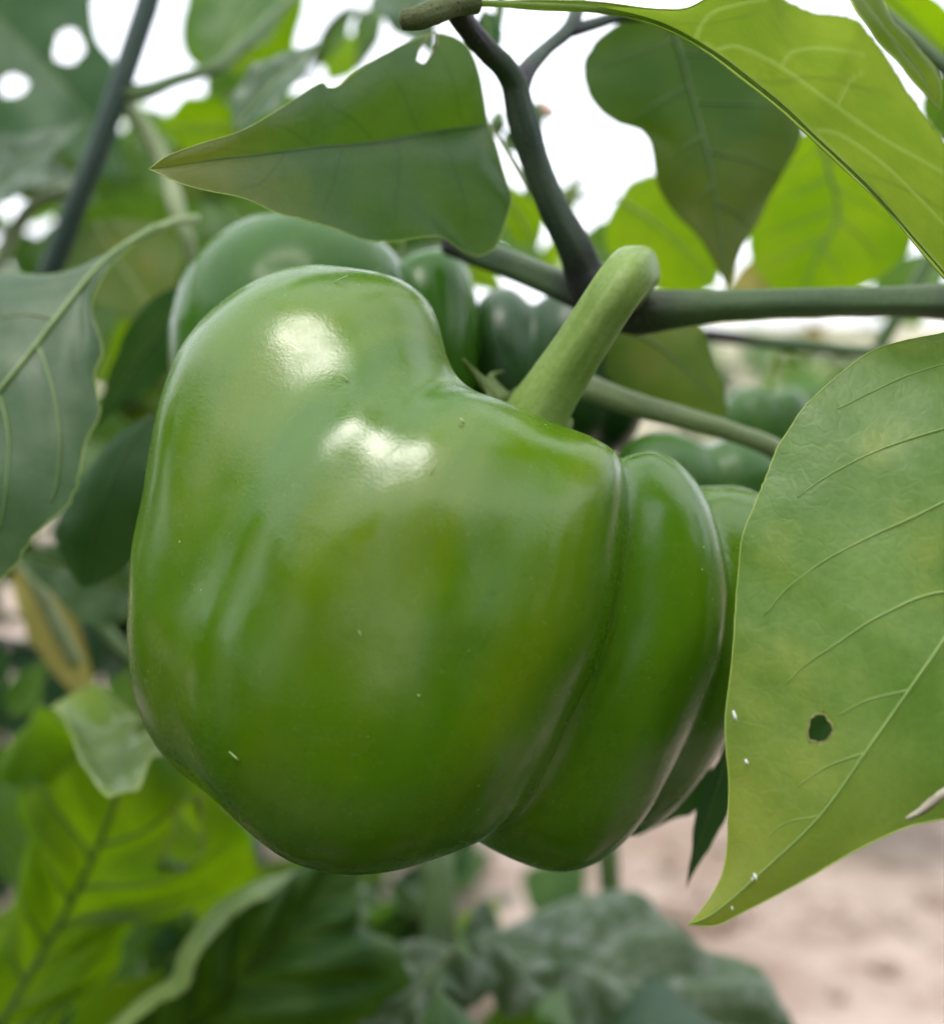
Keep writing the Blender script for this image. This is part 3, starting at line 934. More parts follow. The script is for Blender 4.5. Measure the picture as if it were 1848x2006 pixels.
# backlit leaf, top right, folded along its midrib
leaf(A, [(915, 6, .203), (1050, 12, .200), (1180, 20, .198), (1290, 45, .196), (1380, 92, .194), (1460, 152, .192), (1560, 235, .190), (1690, 360, .187), (1848, 535, .184), (1960, 680, .182)],
     [(1050, 0, .200), (1180, 4, .197), (1290, 12, .190), (1345, 14, .186), (1390, -4, .180), (1450, -22, .172), (1515, -18, .165), (1555, 2, .160), (1605, 21, .157), (1672, 33, .155), (1700, 70, .155), (1760, 165, .157), (1848, 285, .161), (1930, 440, .168)],
     [(1050, 18, .202), (1180, 27, .200), (1288, 52, .199), (1377, 98, .197), (1456, 158, .195), (1556, 241, .193), (1686, 366, .190), (1844, 541, .187), (1950, 676, .184)],
     'lit', nu=260, nv=70, bulge=0.05, ruffle=0.002, serr=0.015, seed=5, midr=7, edge=1.6, veinmat='veinl', petmat='petiole',
     paint=[([(1380, 92), (1460, 152), (1560, 235), (1690, 360), (1848, 535)], 7, 4), ([(1400, 98), (1445, 92), (1525, 130), (1624, 200), (1724, 270), (1800, 312), (1848, 340)], 3.2, 1.6), ([(1362, 72), (1375, 45), (1400, 22), (1450, 8), (1500, 0)], 3.2, 1.2),
            ([(1530, 128), (1548, 104), (1590, 95), (1640, 98), (1690, 108)], 2.6, 1.0), ([(1600, 255), (1640, 262), (1700, 300), (1760, 350), (1848, 440)], 2.4, 1.0),
            ([(1640, 205), (1660, 165), (1690, 140)], 2.0, .8)],
     label='yellow-green backlit leaf with raised veins at the top')
# its curled twin margin behind
leaf(A, [(1660, -60, .212), (1700, 20, .210), (1760, 90, .212), (1800, 140, .214), (1822, 180, .216), (1838, 215, .218)],
     [(1700, -40, .214), (1740, 30, .212), (1800, 95, .214), (1832, 140, .216), (1842, 180, .217)],
     [(1660, -10, .208), (1690, 40, .206), (1735, 100, .210), (1780, 150, .212), (1815, 190, .215)], 'lit', nu=40, nv=8, bulge=.2, midr=3, edge=2, seed=6)

# front leaf with the hole
RV = [([(2080, 790), (1960, 812), (1848, 839), (1745, 871), (1679, 899), (1627, 927), (1592, 949), (1560, 975)], 2.5, 0.8),
      ([(1990, 930), (1920, 950), (1848, 982), (1784, 1014), (1714, 1045), (1644, 1080), (1602, 1105), (1539, 1153), (1496, 1205)], 2.5, 0.8),
      ([(1905, 1165), (1848, 1159), (1794, 1171), (1749, 1192), (1696, 1220), (1644, 1255), (1574, 1303), (1540, 1338)], 2.5, 0.8),
      ([(2120, 700), (2000, 690), (1900, 700), (1790, 730), (1700, 770), (1640, 800)], 2.2, .8),
      ([(1775, 1352), (1700, 1370), (1640, 1400)], 1.6, .6), ([(1690, 1475), (1620, 1500), (1560, 1540)], 1.6, .6), ([(1600, 1598), (1540, 1610), (1500, 1640)], 1.4, .5)]
leaf(A, [(2200, 590, .19), (2150, 720, .182), (2080, 880, .176), (1980, 1050, .172), (1848, 1250, .170), (1790, 1332, .1695), (1700, 1462, .170), (1600, 1600, .171), (1480, 1716, .173), (1400, 1785, .175), (1347, 1811, .176)],
     [(2100, 600, .189), (1980, 618, .187), (1848, 652, .186), (1760, 672, .185), (1700, 692, .184), (1640, 735, .183), (1580, 790, .182), (1545, 840, .1815), (1520, 880, .181), (1495, 945, .180), (1470, 1005, .1795), (1452, 1055, .179), (1446, 1110, .179), (1440, 1180, .1785), (1437, 1240, .178), (1430, 1320, .178), (1420, 1400, .1775), (1421, 1462, .177), (1427, 1528, .177), (1426, 1600, .177), (1424, 1660, .177), (1411, 1719, .1765), (1376, 1778, .176)],
     [(2230, 700, .187), (2290, 900, .182), (2280, 1150, .178), (2200, 1350, .175), (2080, 1500, .173), (1950, 1585, .172), (1848, 1604, .172), (1777, 1619, .172), (1717, 1644, .172), (1658, 1674, .172), (1579, 1720, .173), (1520, 1752, .174), (1454, 1786, .175), (1401, 1812, .176)],
     'front', nu=210, nv=80, bulge=0.035, ruffle=0.0007, serr=0.004, seed=8, holes=[(1604, 1427, 24, 28, 0.1)], veins=RV, midr=5.0, edge=1.4, veinmat='veinr',
     label='broad pale green leaf in front with one round hole', petiole=[(2140, 640, .225), (2170, 600, .208)])
LR = [o for o in A.children if o.get('label', '').startswith('broad pale')][0]
for (u, v, r, el) in ((1438, 1402, 6, 1.7), (1461, 1492, 5, 1.0), (1478, 1717, 5.5, 1.2), (1433, 1779, 3, 1.2), (1472, 1722, 3, 1.0)):
    dd = .1735 if u > 1440 else .1765
    dd = {1438: .1755, 1461: .1745, 1478: .1715, 1433: .1735, 1472: .1717}[u]
    tube('white_fleck', [(u - r * .5, v - r * el, dd), (u, v, dd - .0002), (u + r * .5, v + r * el, dd)], [r * .4, r * .7, r * .35], M['fleck'], LR, n=6, seg=7, rough=0.5)

# darker leaf hanging at the back, and sunlit ones beside it
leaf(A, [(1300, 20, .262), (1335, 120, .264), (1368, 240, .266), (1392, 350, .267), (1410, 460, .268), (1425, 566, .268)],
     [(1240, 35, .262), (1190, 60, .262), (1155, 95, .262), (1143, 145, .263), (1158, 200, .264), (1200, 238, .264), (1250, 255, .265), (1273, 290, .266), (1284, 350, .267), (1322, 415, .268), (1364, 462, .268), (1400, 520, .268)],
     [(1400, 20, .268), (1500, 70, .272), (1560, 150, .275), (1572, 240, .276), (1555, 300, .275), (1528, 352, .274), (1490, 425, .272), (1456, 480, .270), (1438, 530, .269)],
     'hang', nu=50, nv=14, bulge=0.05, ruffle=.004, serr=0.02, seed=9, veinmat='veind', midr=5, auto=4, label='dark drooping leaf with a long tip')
leaf(A, [(1600, 250, .33), (1620, 330, .33), (1640, 420, .33), (1600, 500, .33), (1560, 590, .33)],
     [(1560, 270, .33), (1510, 350, .332), (1470, 440, .333), (1470, 510, .333), (1510, 565, .332)],
     [(1690, 290, .33), (1750, 380, .328), (1790, 460, .327), (1740, 530, .328), (1640, 580, .33)], 'bright', seed=10, nu=34, nv=10, midr=4, veinmat='veind', auto=4, label='bright sunlit leaf')
leaf(A, [(1210, 390, .335), (1260, 420, .333), (1310, 460, .332), (1360, 510, .331), (1400, 560, .33)],
     [(1240, 350, .335), (1300, 345, .334), (1370, 390, .333), (1400, 460, .332), (1410, 520, .331)],
     [(1190, 430, .335), (1190, 490, .334), (1240, 540, .333), (1300, 575, .332), (1350, 580, .331)], 'bright', seed=12, nu=34, nv=10, midr=3.5, petiole=[(1100, 384, .33), (1160, 385, .334)], petr=6)
leaf(A, [(1190, 640, .275), (1260, 660, .272), (1330, 710, .27), (1380, 760, .268), (1424, 812, .267)],
     [(1240, 610, .275), (1320, 618, .273), (1370, 640, .271), (1398, 700, .269), (1416, 760, .268)],
     [(1170, 690, .276), (1190, 740, .275), (1250, 790, .272), (1320, 812, .27), (1380, 820, .268)], 'olive', seed=14, nu=34, nv=10, midr=3.5, veinmat='veind')
qleaf(A, (1500, 620, .36), (1490, 470, .36), 45, 'yellow', seed=15)
qleaf(A, (1860, 120, .30), (1680, -60, .30), 55, 'bright', seed=16, roll=.3)
qleaf(A, (1800, 260, .34), (1990, 90, .33), 80, 'mid', seed=17, roll=-.4)
tube('twig', [(1670, -40, .26), (1720, 20, .258), (1790, 80, .256), (1860, 140, .255), (1960, 200, .255)], 15, M['branchg'], A, n=16)
tube('twig', [(1380, 655, .33), (1480, 668, .33), (1600, 680, .33), (1705, 690, .33), (1860, 690, .33)], 13, M['branchg'], A, n=20)
tube('twig', [(1720, 680, .34), (1755, 620, .34), (1800, 540, .34), (1840, 460, .34)], 14, M['stem'], A, n=14)
# bits of growth behind the fork
tube('flower_bud', [(1080, 226, .31), (1068, 214, .31), (1056, 205, .31)], [9, 14, 9], M['pink'], A, n=8, seg=10)
tube('flower_bud', [(970, 262, .30), (974, 240, .30), (978, 220, .30)], [12, 18, 8], M['stem'], A, n=8, seg=10)
tube('twig', [(1056, 205, .31), (1050, 245, .31), (1040, 300, .30)], [14, 14, 10], M['stem'], A, n=10)
qleaf(A, (1055, 480, .34), (970, 350, .34), 40, 'bright', seed=21)
qleaf(A, (1000, 480, .36), (1060, 330, .36), 30, 'mid', seed=22)
qleaf(A, (985, 290, .31), (1040, 250, .31), 25, 'dark', seed=23)
qleaf(A, (860, 480, .35), (990, 580, .35), 40, 'bright', seed=24)
qleaf(A, (740, 500, .36), (960, 450, .36), 60, 'dark', seed=30)
qleaf(A, (1130, 470, .40), (1230, 520, .40), 50, 'mid', seed=25)
qleaf(A, (945, 20, .27), (970, 130, .27), 26, 'dark', seed=26)
for i, (b_, t_, w_, m_, r_) in enumerate([((1050, 570, .52), (1190, 450, .52), 55, 'bright', .2), ((950, 400, .5), (1075, 530, .5), 45, 'mid', .1), ((1440, 610, .46), (1500, 480, .46), 36, 'yellow', .1), ((1700, 610, .46), (1880, 500, .46), 70, 'mid', .2),
                                         ((1380, 600, .5), (1560, 560, .5), 34, 'bright', .3), ((1080, 440, .55), (1150, 330, .55), 26, 'olive', .1), ((1690, 420, .46), (1870, 330, .46), 60, 'bright', .2)]):
    qleaf(A, b_, t_, w_, m_, roll=r_, seed=800 + i)
tube('twig', [(985, -30, .28), (975, 40, .28), (960, 110, .28)], 10, M['stem'], A, n=8)
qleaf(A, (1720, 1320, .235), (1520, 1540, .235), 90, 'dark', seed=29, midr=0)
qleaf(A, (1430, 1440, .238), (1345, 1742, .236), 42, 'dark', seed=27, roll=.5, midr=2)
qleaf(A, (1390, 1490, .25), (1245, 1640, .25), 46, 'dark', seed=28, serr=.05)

# leaves added above the frame to shade the peppers and mottle their shine
for i, (x, y, z, a, r, L) in enumerate([(.02, .10, .66, 1.9, -.2, .09), (.13, .17, .66, 5.0, 0, .10), (.20, .02, .64, 2.2, .1, .11), (-.06, .02, .70, 4.1, .2, .09), (-.048, .15, .62, 2.3, 0, .08)]):
    B0 = np.array((x, y, z))
    axd = np.array((math.cos(a), math.sin(a), -.25))
    qleaf(A, None, None, 0, 'mid', roll=r, seed=500 + i, world=(B0, B0 + axd * L, L * .30))

# ------------------------------------------------------------------ plant at the left
B = thing('pepper_plant', 'shaded pepper plant behind the big pepper, with a slanting dark branch', 'pepper plant', (-0.14, 0.40, 0.0), 'pepper plants')
tube('branch', [(330, -160, .33), (292, 0, .33), (262, 90, .33), (232, 180, .33), (190, 300, .332), (150, 400, .335), (100, 530, .34), (20, 720, .35), (-160, 1200, .37), (-200, 2400, .42), (-200, 3600, .43)], [23, 22, 22, 27, 25, 24, 22, 24, 24, 30, 34], M['branchl'], B, n=80, seg=14)
tube('branch', [(238, 185, .33), (290, 178, .335), (340, 158, .34), (400, 140, .345), (440, 120, .35), (580, -10, .38)], [20, 13, 12, 13, 10, 8], M['stem'], B, n=24)
tube('twig', [(245, 200, .332), (290, 260, .335), (325, 330, .335), (350, 420, .33), (372, 480, .33), (385, 560, .335)], [16, 17, 16, 18, 12, 8], M['palestem'], B, n=24)
# left leaf in half light
leaf(B, [(300, 448, .262), (209, 508, .252), (126, 604, .245), (63, 688, .241), (0, 767, .238), (-130, 920, .238), (-320, 1180, .245)],
     [(240, 488, .257), (200, 505, .256), (140, 532, .256), (84, 541, .255), (0, 533, .255), (-120, 560, .255), (-260, 720, .255), (-330, 960, .25)],
     [(225, 510, .252), (190, 560, .248), (180, 610, .246), (202, 688, .243), (186, 738, .241), (197, 809, .239), (168, 864, .237), (156, 931, .235), (138, 985, .234), (84, 1027, .232), (42, 1073, .232), (0, 1132, .233), (-100, 1210, .236), (-230, 1230, .24)],
     'half', nu=80, nv=24, bulge=.05, ruffle=.002, serr=.025, seed=31, midr=8, edge=1.0, quilt=.0006, veinmat='veinm',
     veins=[([(75, 680), (92, 720), (112, 800), (118, 880), (112, 940), (100, 985)], 3, 1.2), ([(0, 775), (14, 830), (18, 880), (10, 970), (0, 1040)], 3, 1.2), ([(110, 625), (60, 615), (10, 620)], 2, 1)],
     label='grey-green leaf with a thick pale midrib at the side', petiole=[(385, 428, .285), (350, 432, .275)], petr=11)
qleaf(B, (372, 548, .31), (180, 850, .305), 60, 'dark', roll=.75, seed=33, label='narrow dark leaf seen edge-on')
leaf(B, [(300, 810, .285), (250, 880, .283), (210, 970, .28), (185, 1060, .279), (165, 1152, .278)],
     [(230, 850, .285), (165, 935, .284), (125, 1000, .283), (112, 1060, .281), (140, 1125, .279)],
     [(340, 870, .283), (340, 960, .28), (320, 1040, .278), (260, 1100, .278), (200, 1140, .278)], 'dark', seed=34, nu=30, nv=8, midr=3, veinmat='veind')
qleaf(B, (300, 1180, .33), (20, 1080, .33), 80, 'grey', seed=35, roll=.2)
qleaf(B, (200, 430, .38), (330, 680, .36), 110, 'olive', seed=36, roll=.3)
qleaf(B, (330, 660, .40), (190, 740, .40), 70, 'bright', seed=37)
qleaf(B, (380, 470, .42), (120, 420, .42), 90, 'mid', seed=38, roll=.4)
qleaf(B, (170, 330, .40), (-60, 360, .40), 50, 'olive', seed=39)
tube('twig', [(150, 370, .37), (70, 400, .37), (20, 470, .37), (-20, 560, .37)], [14, 14, 15, 15], M['palestem'], B, n=14)
# canopy above it
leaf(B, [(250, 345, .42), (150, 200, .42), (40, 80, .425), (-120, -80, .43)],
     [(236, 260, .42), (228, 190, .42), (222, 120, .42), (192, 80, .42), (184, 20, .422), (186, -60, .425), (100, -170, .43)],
     [(150, 350, .415), (20, 300, .415), (-100, 190, .42), (-170, 60, .425)], 'dark', nu=90, nv=40, bulge=.05, ruffle=.004, serr=.02, seed=40, midr=4, veinmat='veind', holes=[(135, 92, 29, 35, .2), (27, 168, 28, 22, -.2), (285, 235, 10, 10, 0)], label='large shaded leaf with two holes cut to show dots of sky')  # holes cut to stand in for bright sky gaps between leaves
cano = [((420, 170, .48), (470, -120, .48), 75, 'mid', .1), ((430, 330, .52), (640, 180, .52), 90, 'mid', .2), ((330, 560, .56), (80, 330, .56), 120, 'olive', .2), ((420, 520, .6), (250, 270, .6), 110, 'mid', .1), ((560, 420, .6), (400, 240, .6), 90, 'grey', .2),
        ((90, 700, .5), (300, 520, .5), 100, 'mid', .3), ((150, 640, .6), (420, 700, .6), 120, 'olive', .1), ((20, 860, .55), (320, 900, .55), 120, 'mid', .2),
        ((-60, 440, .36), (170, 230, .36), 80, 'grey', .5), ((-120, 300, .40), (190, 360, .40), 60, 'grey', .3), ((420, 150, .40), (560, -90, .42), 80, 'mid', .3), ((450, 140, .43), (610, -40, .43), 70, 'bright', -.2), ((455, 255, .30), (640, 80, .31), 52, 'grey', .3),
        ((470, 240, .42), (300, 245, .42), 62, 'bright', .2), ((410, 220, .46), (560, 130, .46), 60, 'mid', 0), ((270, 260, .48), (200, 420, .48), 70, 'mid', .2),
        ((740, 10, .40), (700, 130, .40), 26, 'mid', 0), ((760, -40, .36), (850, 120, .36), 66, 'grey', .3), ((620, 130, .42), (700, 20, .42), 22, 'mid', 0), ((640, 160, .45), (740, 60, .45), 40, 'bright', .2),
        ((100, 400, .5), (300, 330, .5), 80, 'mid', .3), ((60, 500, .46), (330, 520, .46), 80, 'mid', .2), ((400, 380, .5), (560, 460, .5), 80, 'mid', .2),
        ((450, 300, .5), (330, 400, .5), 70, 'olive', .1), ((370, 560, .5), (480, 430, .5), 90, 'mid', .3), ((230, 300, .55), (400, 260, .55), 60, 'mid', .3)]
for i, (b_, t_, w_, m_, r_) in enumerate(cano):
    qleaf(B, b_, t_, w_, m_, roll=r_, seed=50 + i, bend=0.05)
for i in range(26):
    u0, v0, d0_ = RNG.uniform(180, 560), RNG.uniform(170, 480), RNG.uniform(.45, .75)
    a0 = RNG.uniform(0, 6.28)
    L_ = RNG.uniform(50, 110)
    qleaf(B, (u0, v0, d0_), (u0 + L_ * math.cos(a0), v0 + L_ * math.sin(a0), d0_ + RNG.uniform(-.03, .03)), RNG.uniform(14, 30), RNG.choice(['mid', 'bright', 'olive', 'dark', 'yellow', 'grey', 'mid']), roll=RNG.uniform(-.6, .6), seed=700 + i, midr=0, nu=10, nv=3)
tube('twig', [(700, 130, .40), (740, 60, .40), (690, 20, .40), (640, 60, .41), (600, 160, .42)], 8, M['stem'], B, n=20)

# ------------------------------------------------------------------ weeds under the pepper
C_ = thing('leafy_weed', 'leafy weed with broad toothed leaves growing low at the bottom corner', 'weed', (-0.12, 0.36, 0.0))
tube('stem', [(-260, 4200, .38), (-220, 3000, .37), (-140, 2450, .36), (-70, 2140, .35)], [22, 20, 18, 16], M['stem'], C_, n=20)
leaf(C_, [(-70, 2140, .35), (40, 1942, .342), (122, 1800, .336), (183, 1678, .33), (226, 1570, .326), (250, 1480, .33), (262, 1420, .335)],
     [(-170, 2000, .36), (-110, 1880, .35), (-10, 1800, .345), (50, 1690, .338), (75, 1600, .335), (30, 1530, .338), (60, 1440, .335), (130, 1400, .332), (200, 1390, .334)],
     [(60, 2080, .35), (140, 1970, .343), (230, 1900, .34), (250, 1830, .338), (330, 1760, .336), (420, 1770, .34), (500, 1710, .335), (480, 1600, .335), (400, 1520, .332), (330, 1450, .33)],
     'weed', nu=80, nv=26, bulge=.06, ruffle=.009, serr=.05, seed=61, midr=9, veinmat='veind', auto=6, quilt=.007, nside=6, holes=[(362, 1640, 32, 72, .25)], rag=3.0, label='big green leaf with its tip curled over')
leaf(C_, [(300, 1400, 0.304), (262, 1428, 0.297), (246, 1470, 0.286), (230, 1515, 0.274), (215, 1561, 0.262)],
     [(250, 1386, 0.307), (190, 1372, 0.311), (134, 1352, 0.316), (98, 1372, 0.311), (135, 1420, 0.299), (150, 1470, 0.286), (180, 1525, 0.271)],
     [(310, 1378, 0.310), (300, 1412, 0.301), (322, 1468, 0.286), (295, 1500, 0.278), (255, 1545, 0.266)],
     'curl', nu=44, nv=14, bulge=-.12, ruffle=.007, serr=.02, seed=62, midr=3, edge=2.5, auto=3, label='curled-over leaf tip catching the light')
leaf(C_, [(85, 1380, .322), (60, 1430, .326), (30, 1480, .33), (-10, 1530, .335)], [(70, 1395, .33), (35, 1440, .335), (0, 1490, .34)], [(135, 1430, .318), (150, 1490, .322), (70, 1540, .328)], 'weed', nu=24, nv=8, seed=63, midr=0)
# second, darker leaf with a turned-up pale edge
leaf(C_, [(200, 2150, .33), (330, 2040, .328), (450, 1930, .327), (560, 1820, .33), (650, 1730, .335), (700, 1690, .34)],
     [(200, 2060, .322), (242, 1998, .318), (290, 1960, .316), (340, 1932, .315), (358, 1880, .316), (390, 1823, .318), (448, 1765, .322), (510, 1733, .328), (570, 1704, .335), (640, 1680, .34)],
     [(380, 2160, .33), (560, 2080, .325), (700, 2010, .325), (800, 1920, .33), (780, 1850, .335), (720, 1820, .338), (690, 1760, .34)],
     'weedd', nu=70, nv=20, bulge=.08, ruffle=.008, serr=.06, seed=64, midr=4, veinmat='veind', auto=6, quilt=.007, label='dark green leaf with a pale turned-up edge')
leaf(C_, [(215, 2030, .312), (250, 1992, .311), (300, 1952, .310), (345, 1920, .309), (366, 1872, .310), (398, 1818, .312), (455, 1762, .317), (515, 1732, .324), (580, 1705, .332)],
     [(225, 2040, .309), (262, 2004, .308), (312, 1966, .307), (368, 1935, .306), (388, 1880, .307), (420, 1832, .309), (470, 1785, .314), (535, 1750, .322)],
     [(210, 2020, .315), (245, 1988, .314), (292, 1948, .313), (338, 1915, .313), (355, 1865, .314), (388, 1812, .316), (448, 1755, .321), (510, 1725, .328)], 'curl', nu=60, nv=5, serr=.25, seed=65, midr=0, bulge=.2)
for i, (b_, t_, w_, m_, r_) in enumerate([((520, 1700, .40), (380, 1850, .40), 70, 'weed', .2), ((300, 1900, .40), (460, 1780, .40), 60, 'dark', .1), ((140, 2060, .38), (330, 1900, .38), 70, 'weed', .3),
                                         ((40, 1090, .40), (190, 1420, .40), 52, 'yellow', .5), ((90, 1560, .40), (80, 1660, .40), 40, 'yellow', .1), ((-40, 1600, .42), (60, 1750, .42), 50, 'mid', .2),
                                         ((-60, 1250, .40), (20, 1380, .40), 50, 'dark', .2), ((230, 1400, .40), (270, 1290, .40), 40, 'mid', .3), ((20, 1400, .45), (90, 1290, .45), 40, 'mid', .1)]):
    qleaf(C_, b_, t_, w_, m_, roll=r_, seed=90 + i, serr=.12)
for i, (b_, t_, w_, m_, r_) in enumerate([((330, 1560, .40), (470, 1720, .40), 60, 'weed', .2), ((100, 1950, .42), (330, 1780, .42), 80, 'weedd', .2), ((0, 1700, .44), (140, 1520, .44), 60, 'mid', .3),
                                         ((380, 1950, .40), (300, 1720, .40), 60, 'weedd', .1), ((-30, 1480, .46), (120, 1600, .46), 60, 'mid', .1), ((560, 1780, .42), (640, 1900, .42), 60, 'weed', .2), ((-40, 1900, .42), (60, 1760, .42), 60, 'weed', 0)]):
    qleaf(C_, b_, t_, w_, m_, roll=r_, seed=130 + i, serr=.12)
tube('twig', [(30, 1085, .36), (70, 1140, .36), (110, 1220, .365), (150, 1300, .37)], [14, 14, 16, 14], M['palestem'], C_, n=14)
tube('twig', [(100, 1110, .40), (170, 1190, .40), (260, 1290, .40), (340, 1350, .41)], [13, 13, 12, 12], M['stem'], C_, n=14)
tube('twig', [(-40, 1245, .40), (30, 1262, .40), (100, 1272, .40)], 10, M['branch'], C_, n=10)

D_ = thing('leafy_weed', 'dusty grey-green weed with broad veined leaves right under the big pepper', 'weed', (0.05, 0.42, 0.0))
tube('stem', [(900, 3600, .42), (890, 2700, .40), (880, 2200, .39), (870, 1950, .385), (860, 1800, .39), (850, 1640, .40)], [30, 30, 28, 32, 36, 34], M['stem'], D_, n=30)
tube('stem', [(1230, 2300, .44), (1210, 1900, .44), (1196, 1760, .43), (1186, 1620, .43)], [22, 20, 20, 22], M['stem'], D_, n=16)
leaf(D_, [(900, 1830, .37), (980, 1862, .362), (1078, 1897, .355), (1223, 1925, .348), (1355, 2002, .342), (1560, 2180, .34)],
     [(930, 1815, .38), (975, 1842, .39), (1040, 1797, .395), (1124, 1758, .398), (1197, 1748, .398), (1276, 1764, .393), (1342, 1803, .386), (1408, 1868, .375), (1462, 1898, .368), (1500, 1936, .36), (1556, 2003, .352), (1620, 2100, .345)],
     [(930, 1880, .358), (985, 1962, .345), (1040, 1975, .34), (1100, 1962, .338), (1130, 2020, .332), (1250, 2110, .33), (1420, 2180, .335)],
     'dusty', nu=70, nv=24, bulge=.06, ruffle=.012, serr=.06, seed=71, midr=5, veinmat='veind', auto=6, quilt=.007, label='broad dusty leaf arching over the soil')
leaf(D_, [(900, 1850, .36), (850, 1900, .352), (810, 1960, .345), (760, 2040, .34), (700, 2150, .34)],
     [(860, 1850, .37), (800, 1880, .37), (720, 1900, .365), (640, 1930, .36), (580, 2000, .355), (600, 2090, .35)],
     [(930, 1880, .355), (975, 1915, .347), (960, 1960, .343), (900, 1975, .339), (880, 2030, .336), (800, 2130, .336)],
     'dusty', nu=50, nv=18, bulge=.06, ruffle=.012, serr=.09, seed=72, midr=4, auto=5, quilt=.007, label='toothed grey-green leaf at the bottom edge')
for i, (b_, t_, w_, m_, r_) in enumerate([((830, 1800, .42), (640, 1860, .42), 70, 'dark', .5), ((850, 1700, .43), (930, 1640, .43), 40, 'dark', .2), ((860, 1850, .42), (760, 1720, .42), 45, 'grey', .5),
                                         ((900, 1830, .43), (980, 1760, .43), 30, 'bright', .3), ((650, 1830, .40), (540, 1760, .40), 60, 'mid', .2), ((560, 2100, .34), (700, 1920, .36), 60, 'dark', .3),
                                         ((940, 1760, .5), (960, 1880, .5), 30, 'bright', .2), ((640, 1760, .46), (790, 1800, .46), 35, 'grey', .6), ((1110, 2060, .38), (960, 2000, .38), 60, 'mid', .3), ((820, 2060, .38), (860, 1960, .38), 40, 'bright', 0), ((700, 1850, .44), (860, 1760, .44), 50, 'mid', .2), ((960, 2080, .40), (1060, 1940, .40), 60, 'mid', .2), ((620, 1980, .42), (780, 1830, .42), 60, 'weed', .2)]):
    qleaf(D_, b_, t_, w_, m_, roll=r_, seed=120 + i, serr=.12)

E_ = thing('leafy_weed', 'low bushy weed added just below the frame to block light bouncing off the soil', 'weed', (0.0, 0.16, 0.0))
tube('stem', [(924, 5600, .20), (924, 4600, .20), (930, 3600, .20)], [30, 26, 20], M['stem'], E_, n=12)
for i in range(80):  # added leaves out of view, blocking ground bounce under the pepper
    a0 = RNG.uniform(0, 6.28)
    rr = RNG.uniform(0.0, 0.26)
    B0 = np.array((rr * math.cos(a0), 0.17 + rr * 0.8 * math.sin(a0), 0))
    B0[2] = min(.27, .38 - .62 * B0[1]) - RNG.uniform(0.0, .12)
    a1 = a0 + RNG.uniform(-.9, .9)
    L = RNG.uniform(.06, .10)
    qleaf(E_, None, None, 0, ('weed', 'weedd', 'dark', 'mid')[i % 4], roll=RNG.uniform(-.4, .4), seed=600 + i, midr=0, nu=12, nv=4, world=(B0, B0 + L * np.array((math.cos(a1), math.sin(a1), RNG.uniform(-.4, .2))), L * .33))

def bush(x0, y0, rad, zmax, n, label, seed):  # added ground cover that keeps bright soil out of the pepper's reflection
    rs = random.Random(seed)
    r = thing('leafy_weed', label, 'weed', (x0, y0, 0.0))
    v, f, uv = tube_geo(spline([(x0, y0, -.01), (x0 + .01, y0, zmax * .5), (x0, y0 + .01, zmax * .85)], 8), [.004, .002], 6)
    mesh_obj('stem', v, f, M['stem'], r, uv)
    for i in range(n):
        a0 = rs.uniform(0, 6.28)
        rr = rad * math.sqrt(rs.random())
        B0 = np.array((x0 + rr * math.cos(a0), y0 + rr * math.sin(a0), zmax * rs.uniform(.3, 1.0) * (1 - .5 * rr / rad)))
        a1 = a0 + rs.uniform(-1, 1)
        L = rs.uniform(.05, .085)
        qleaf(r, None, None, 0, ('weed', 'mid', 'grey', 'weedd', 'dark')[i % 5], roll=rs.uniform(-.5, .5), seed=seed * 100 + i, midr=0, nu=9, nv=3, world=(B0, B0 + L * np.array((math.cos(a1), math.sin(a1), rs.uniform(-.3, .3))), L * .34))


bush(-0.27, 0.52, .17, .20, 60, 'low weed on the soil under the slanting dark branch', 41)
bush(-0.10, 0.62, .14, .15, 45, 'low weed on the soil behind the big toothed leaf', 42)
bush(-0.33, 0.22, .16, .20, 50, 'low weed added beyond the lower corner of the frame to cover bright soil', 43)

# dry stalk caught on the front leaf
tw = thing('dry_stalk', 'short dry straw-coloured stalk caught on the lower edge of the front leaf', 'dry stalk', W(1810, 1580, .169))
tube('shaft', [(1774, 1603, .169), (1800, 1588, .1685), (1830, 1564, .168), (1880, 1530, .167), (1930, 1500, .166)], [4, 8, 9, 8, 4], M['straw'], tw, n=16, seg=8, rough=.2)
tube('splinter', [(1776, 1606, .1695), (1810, 1590, .1685), (1850, 1560, .1685)], [1.5, 3, 2], M['rim'], tw, n=10, seg=6)

# ------------------------------------------------------------------ plants further back
TEMPL = []
for k in range(5):
    rs = random.Random(200 + k)
    mid, le, ri = [], [], []
    droop = rs.uniform(0.1, 0.5)
    for q, ww in OV:
        c = np.array((0.0, q, -droop * q * q + 0.1 * q))
        mid.append(c)
        le.append(c + np.array((-0.30 * ww * rs.uniform(.9, 1.1), 0, 0.10 * ww)))
        ri.append(c + np.array((0.30 * ww * rs.uniform(.9, 1.1), 0, 0.10 * ww)))
    G, S = grid_leaf(np.array(mid), np.array(le), np.array(ri), 10, 3, 0.05, 0.04, 0.06, k)
    for mk in ('mid', 'dark', 'grey', 'bright', 'olive'):
        me = bpy.data.meshes.new('leaf_blade')
        me.from_pydata([tuple(p) for p in G.reshape(-1, 3)], [], grid_faces(10, 7))
        l = me.uv_layers.new(name='UVMap')
        uvv = S.reshape(-1, 2)
        for li, lp in enumerate(me.loops):
            l.data[li].uv = uvv[lp.vertex_index]
        me.polygons.foreach_set('use_smooth', [True] * len(me.polygons))
        me.materials.append(M[mk])
        TEMPL.append((mk, me))


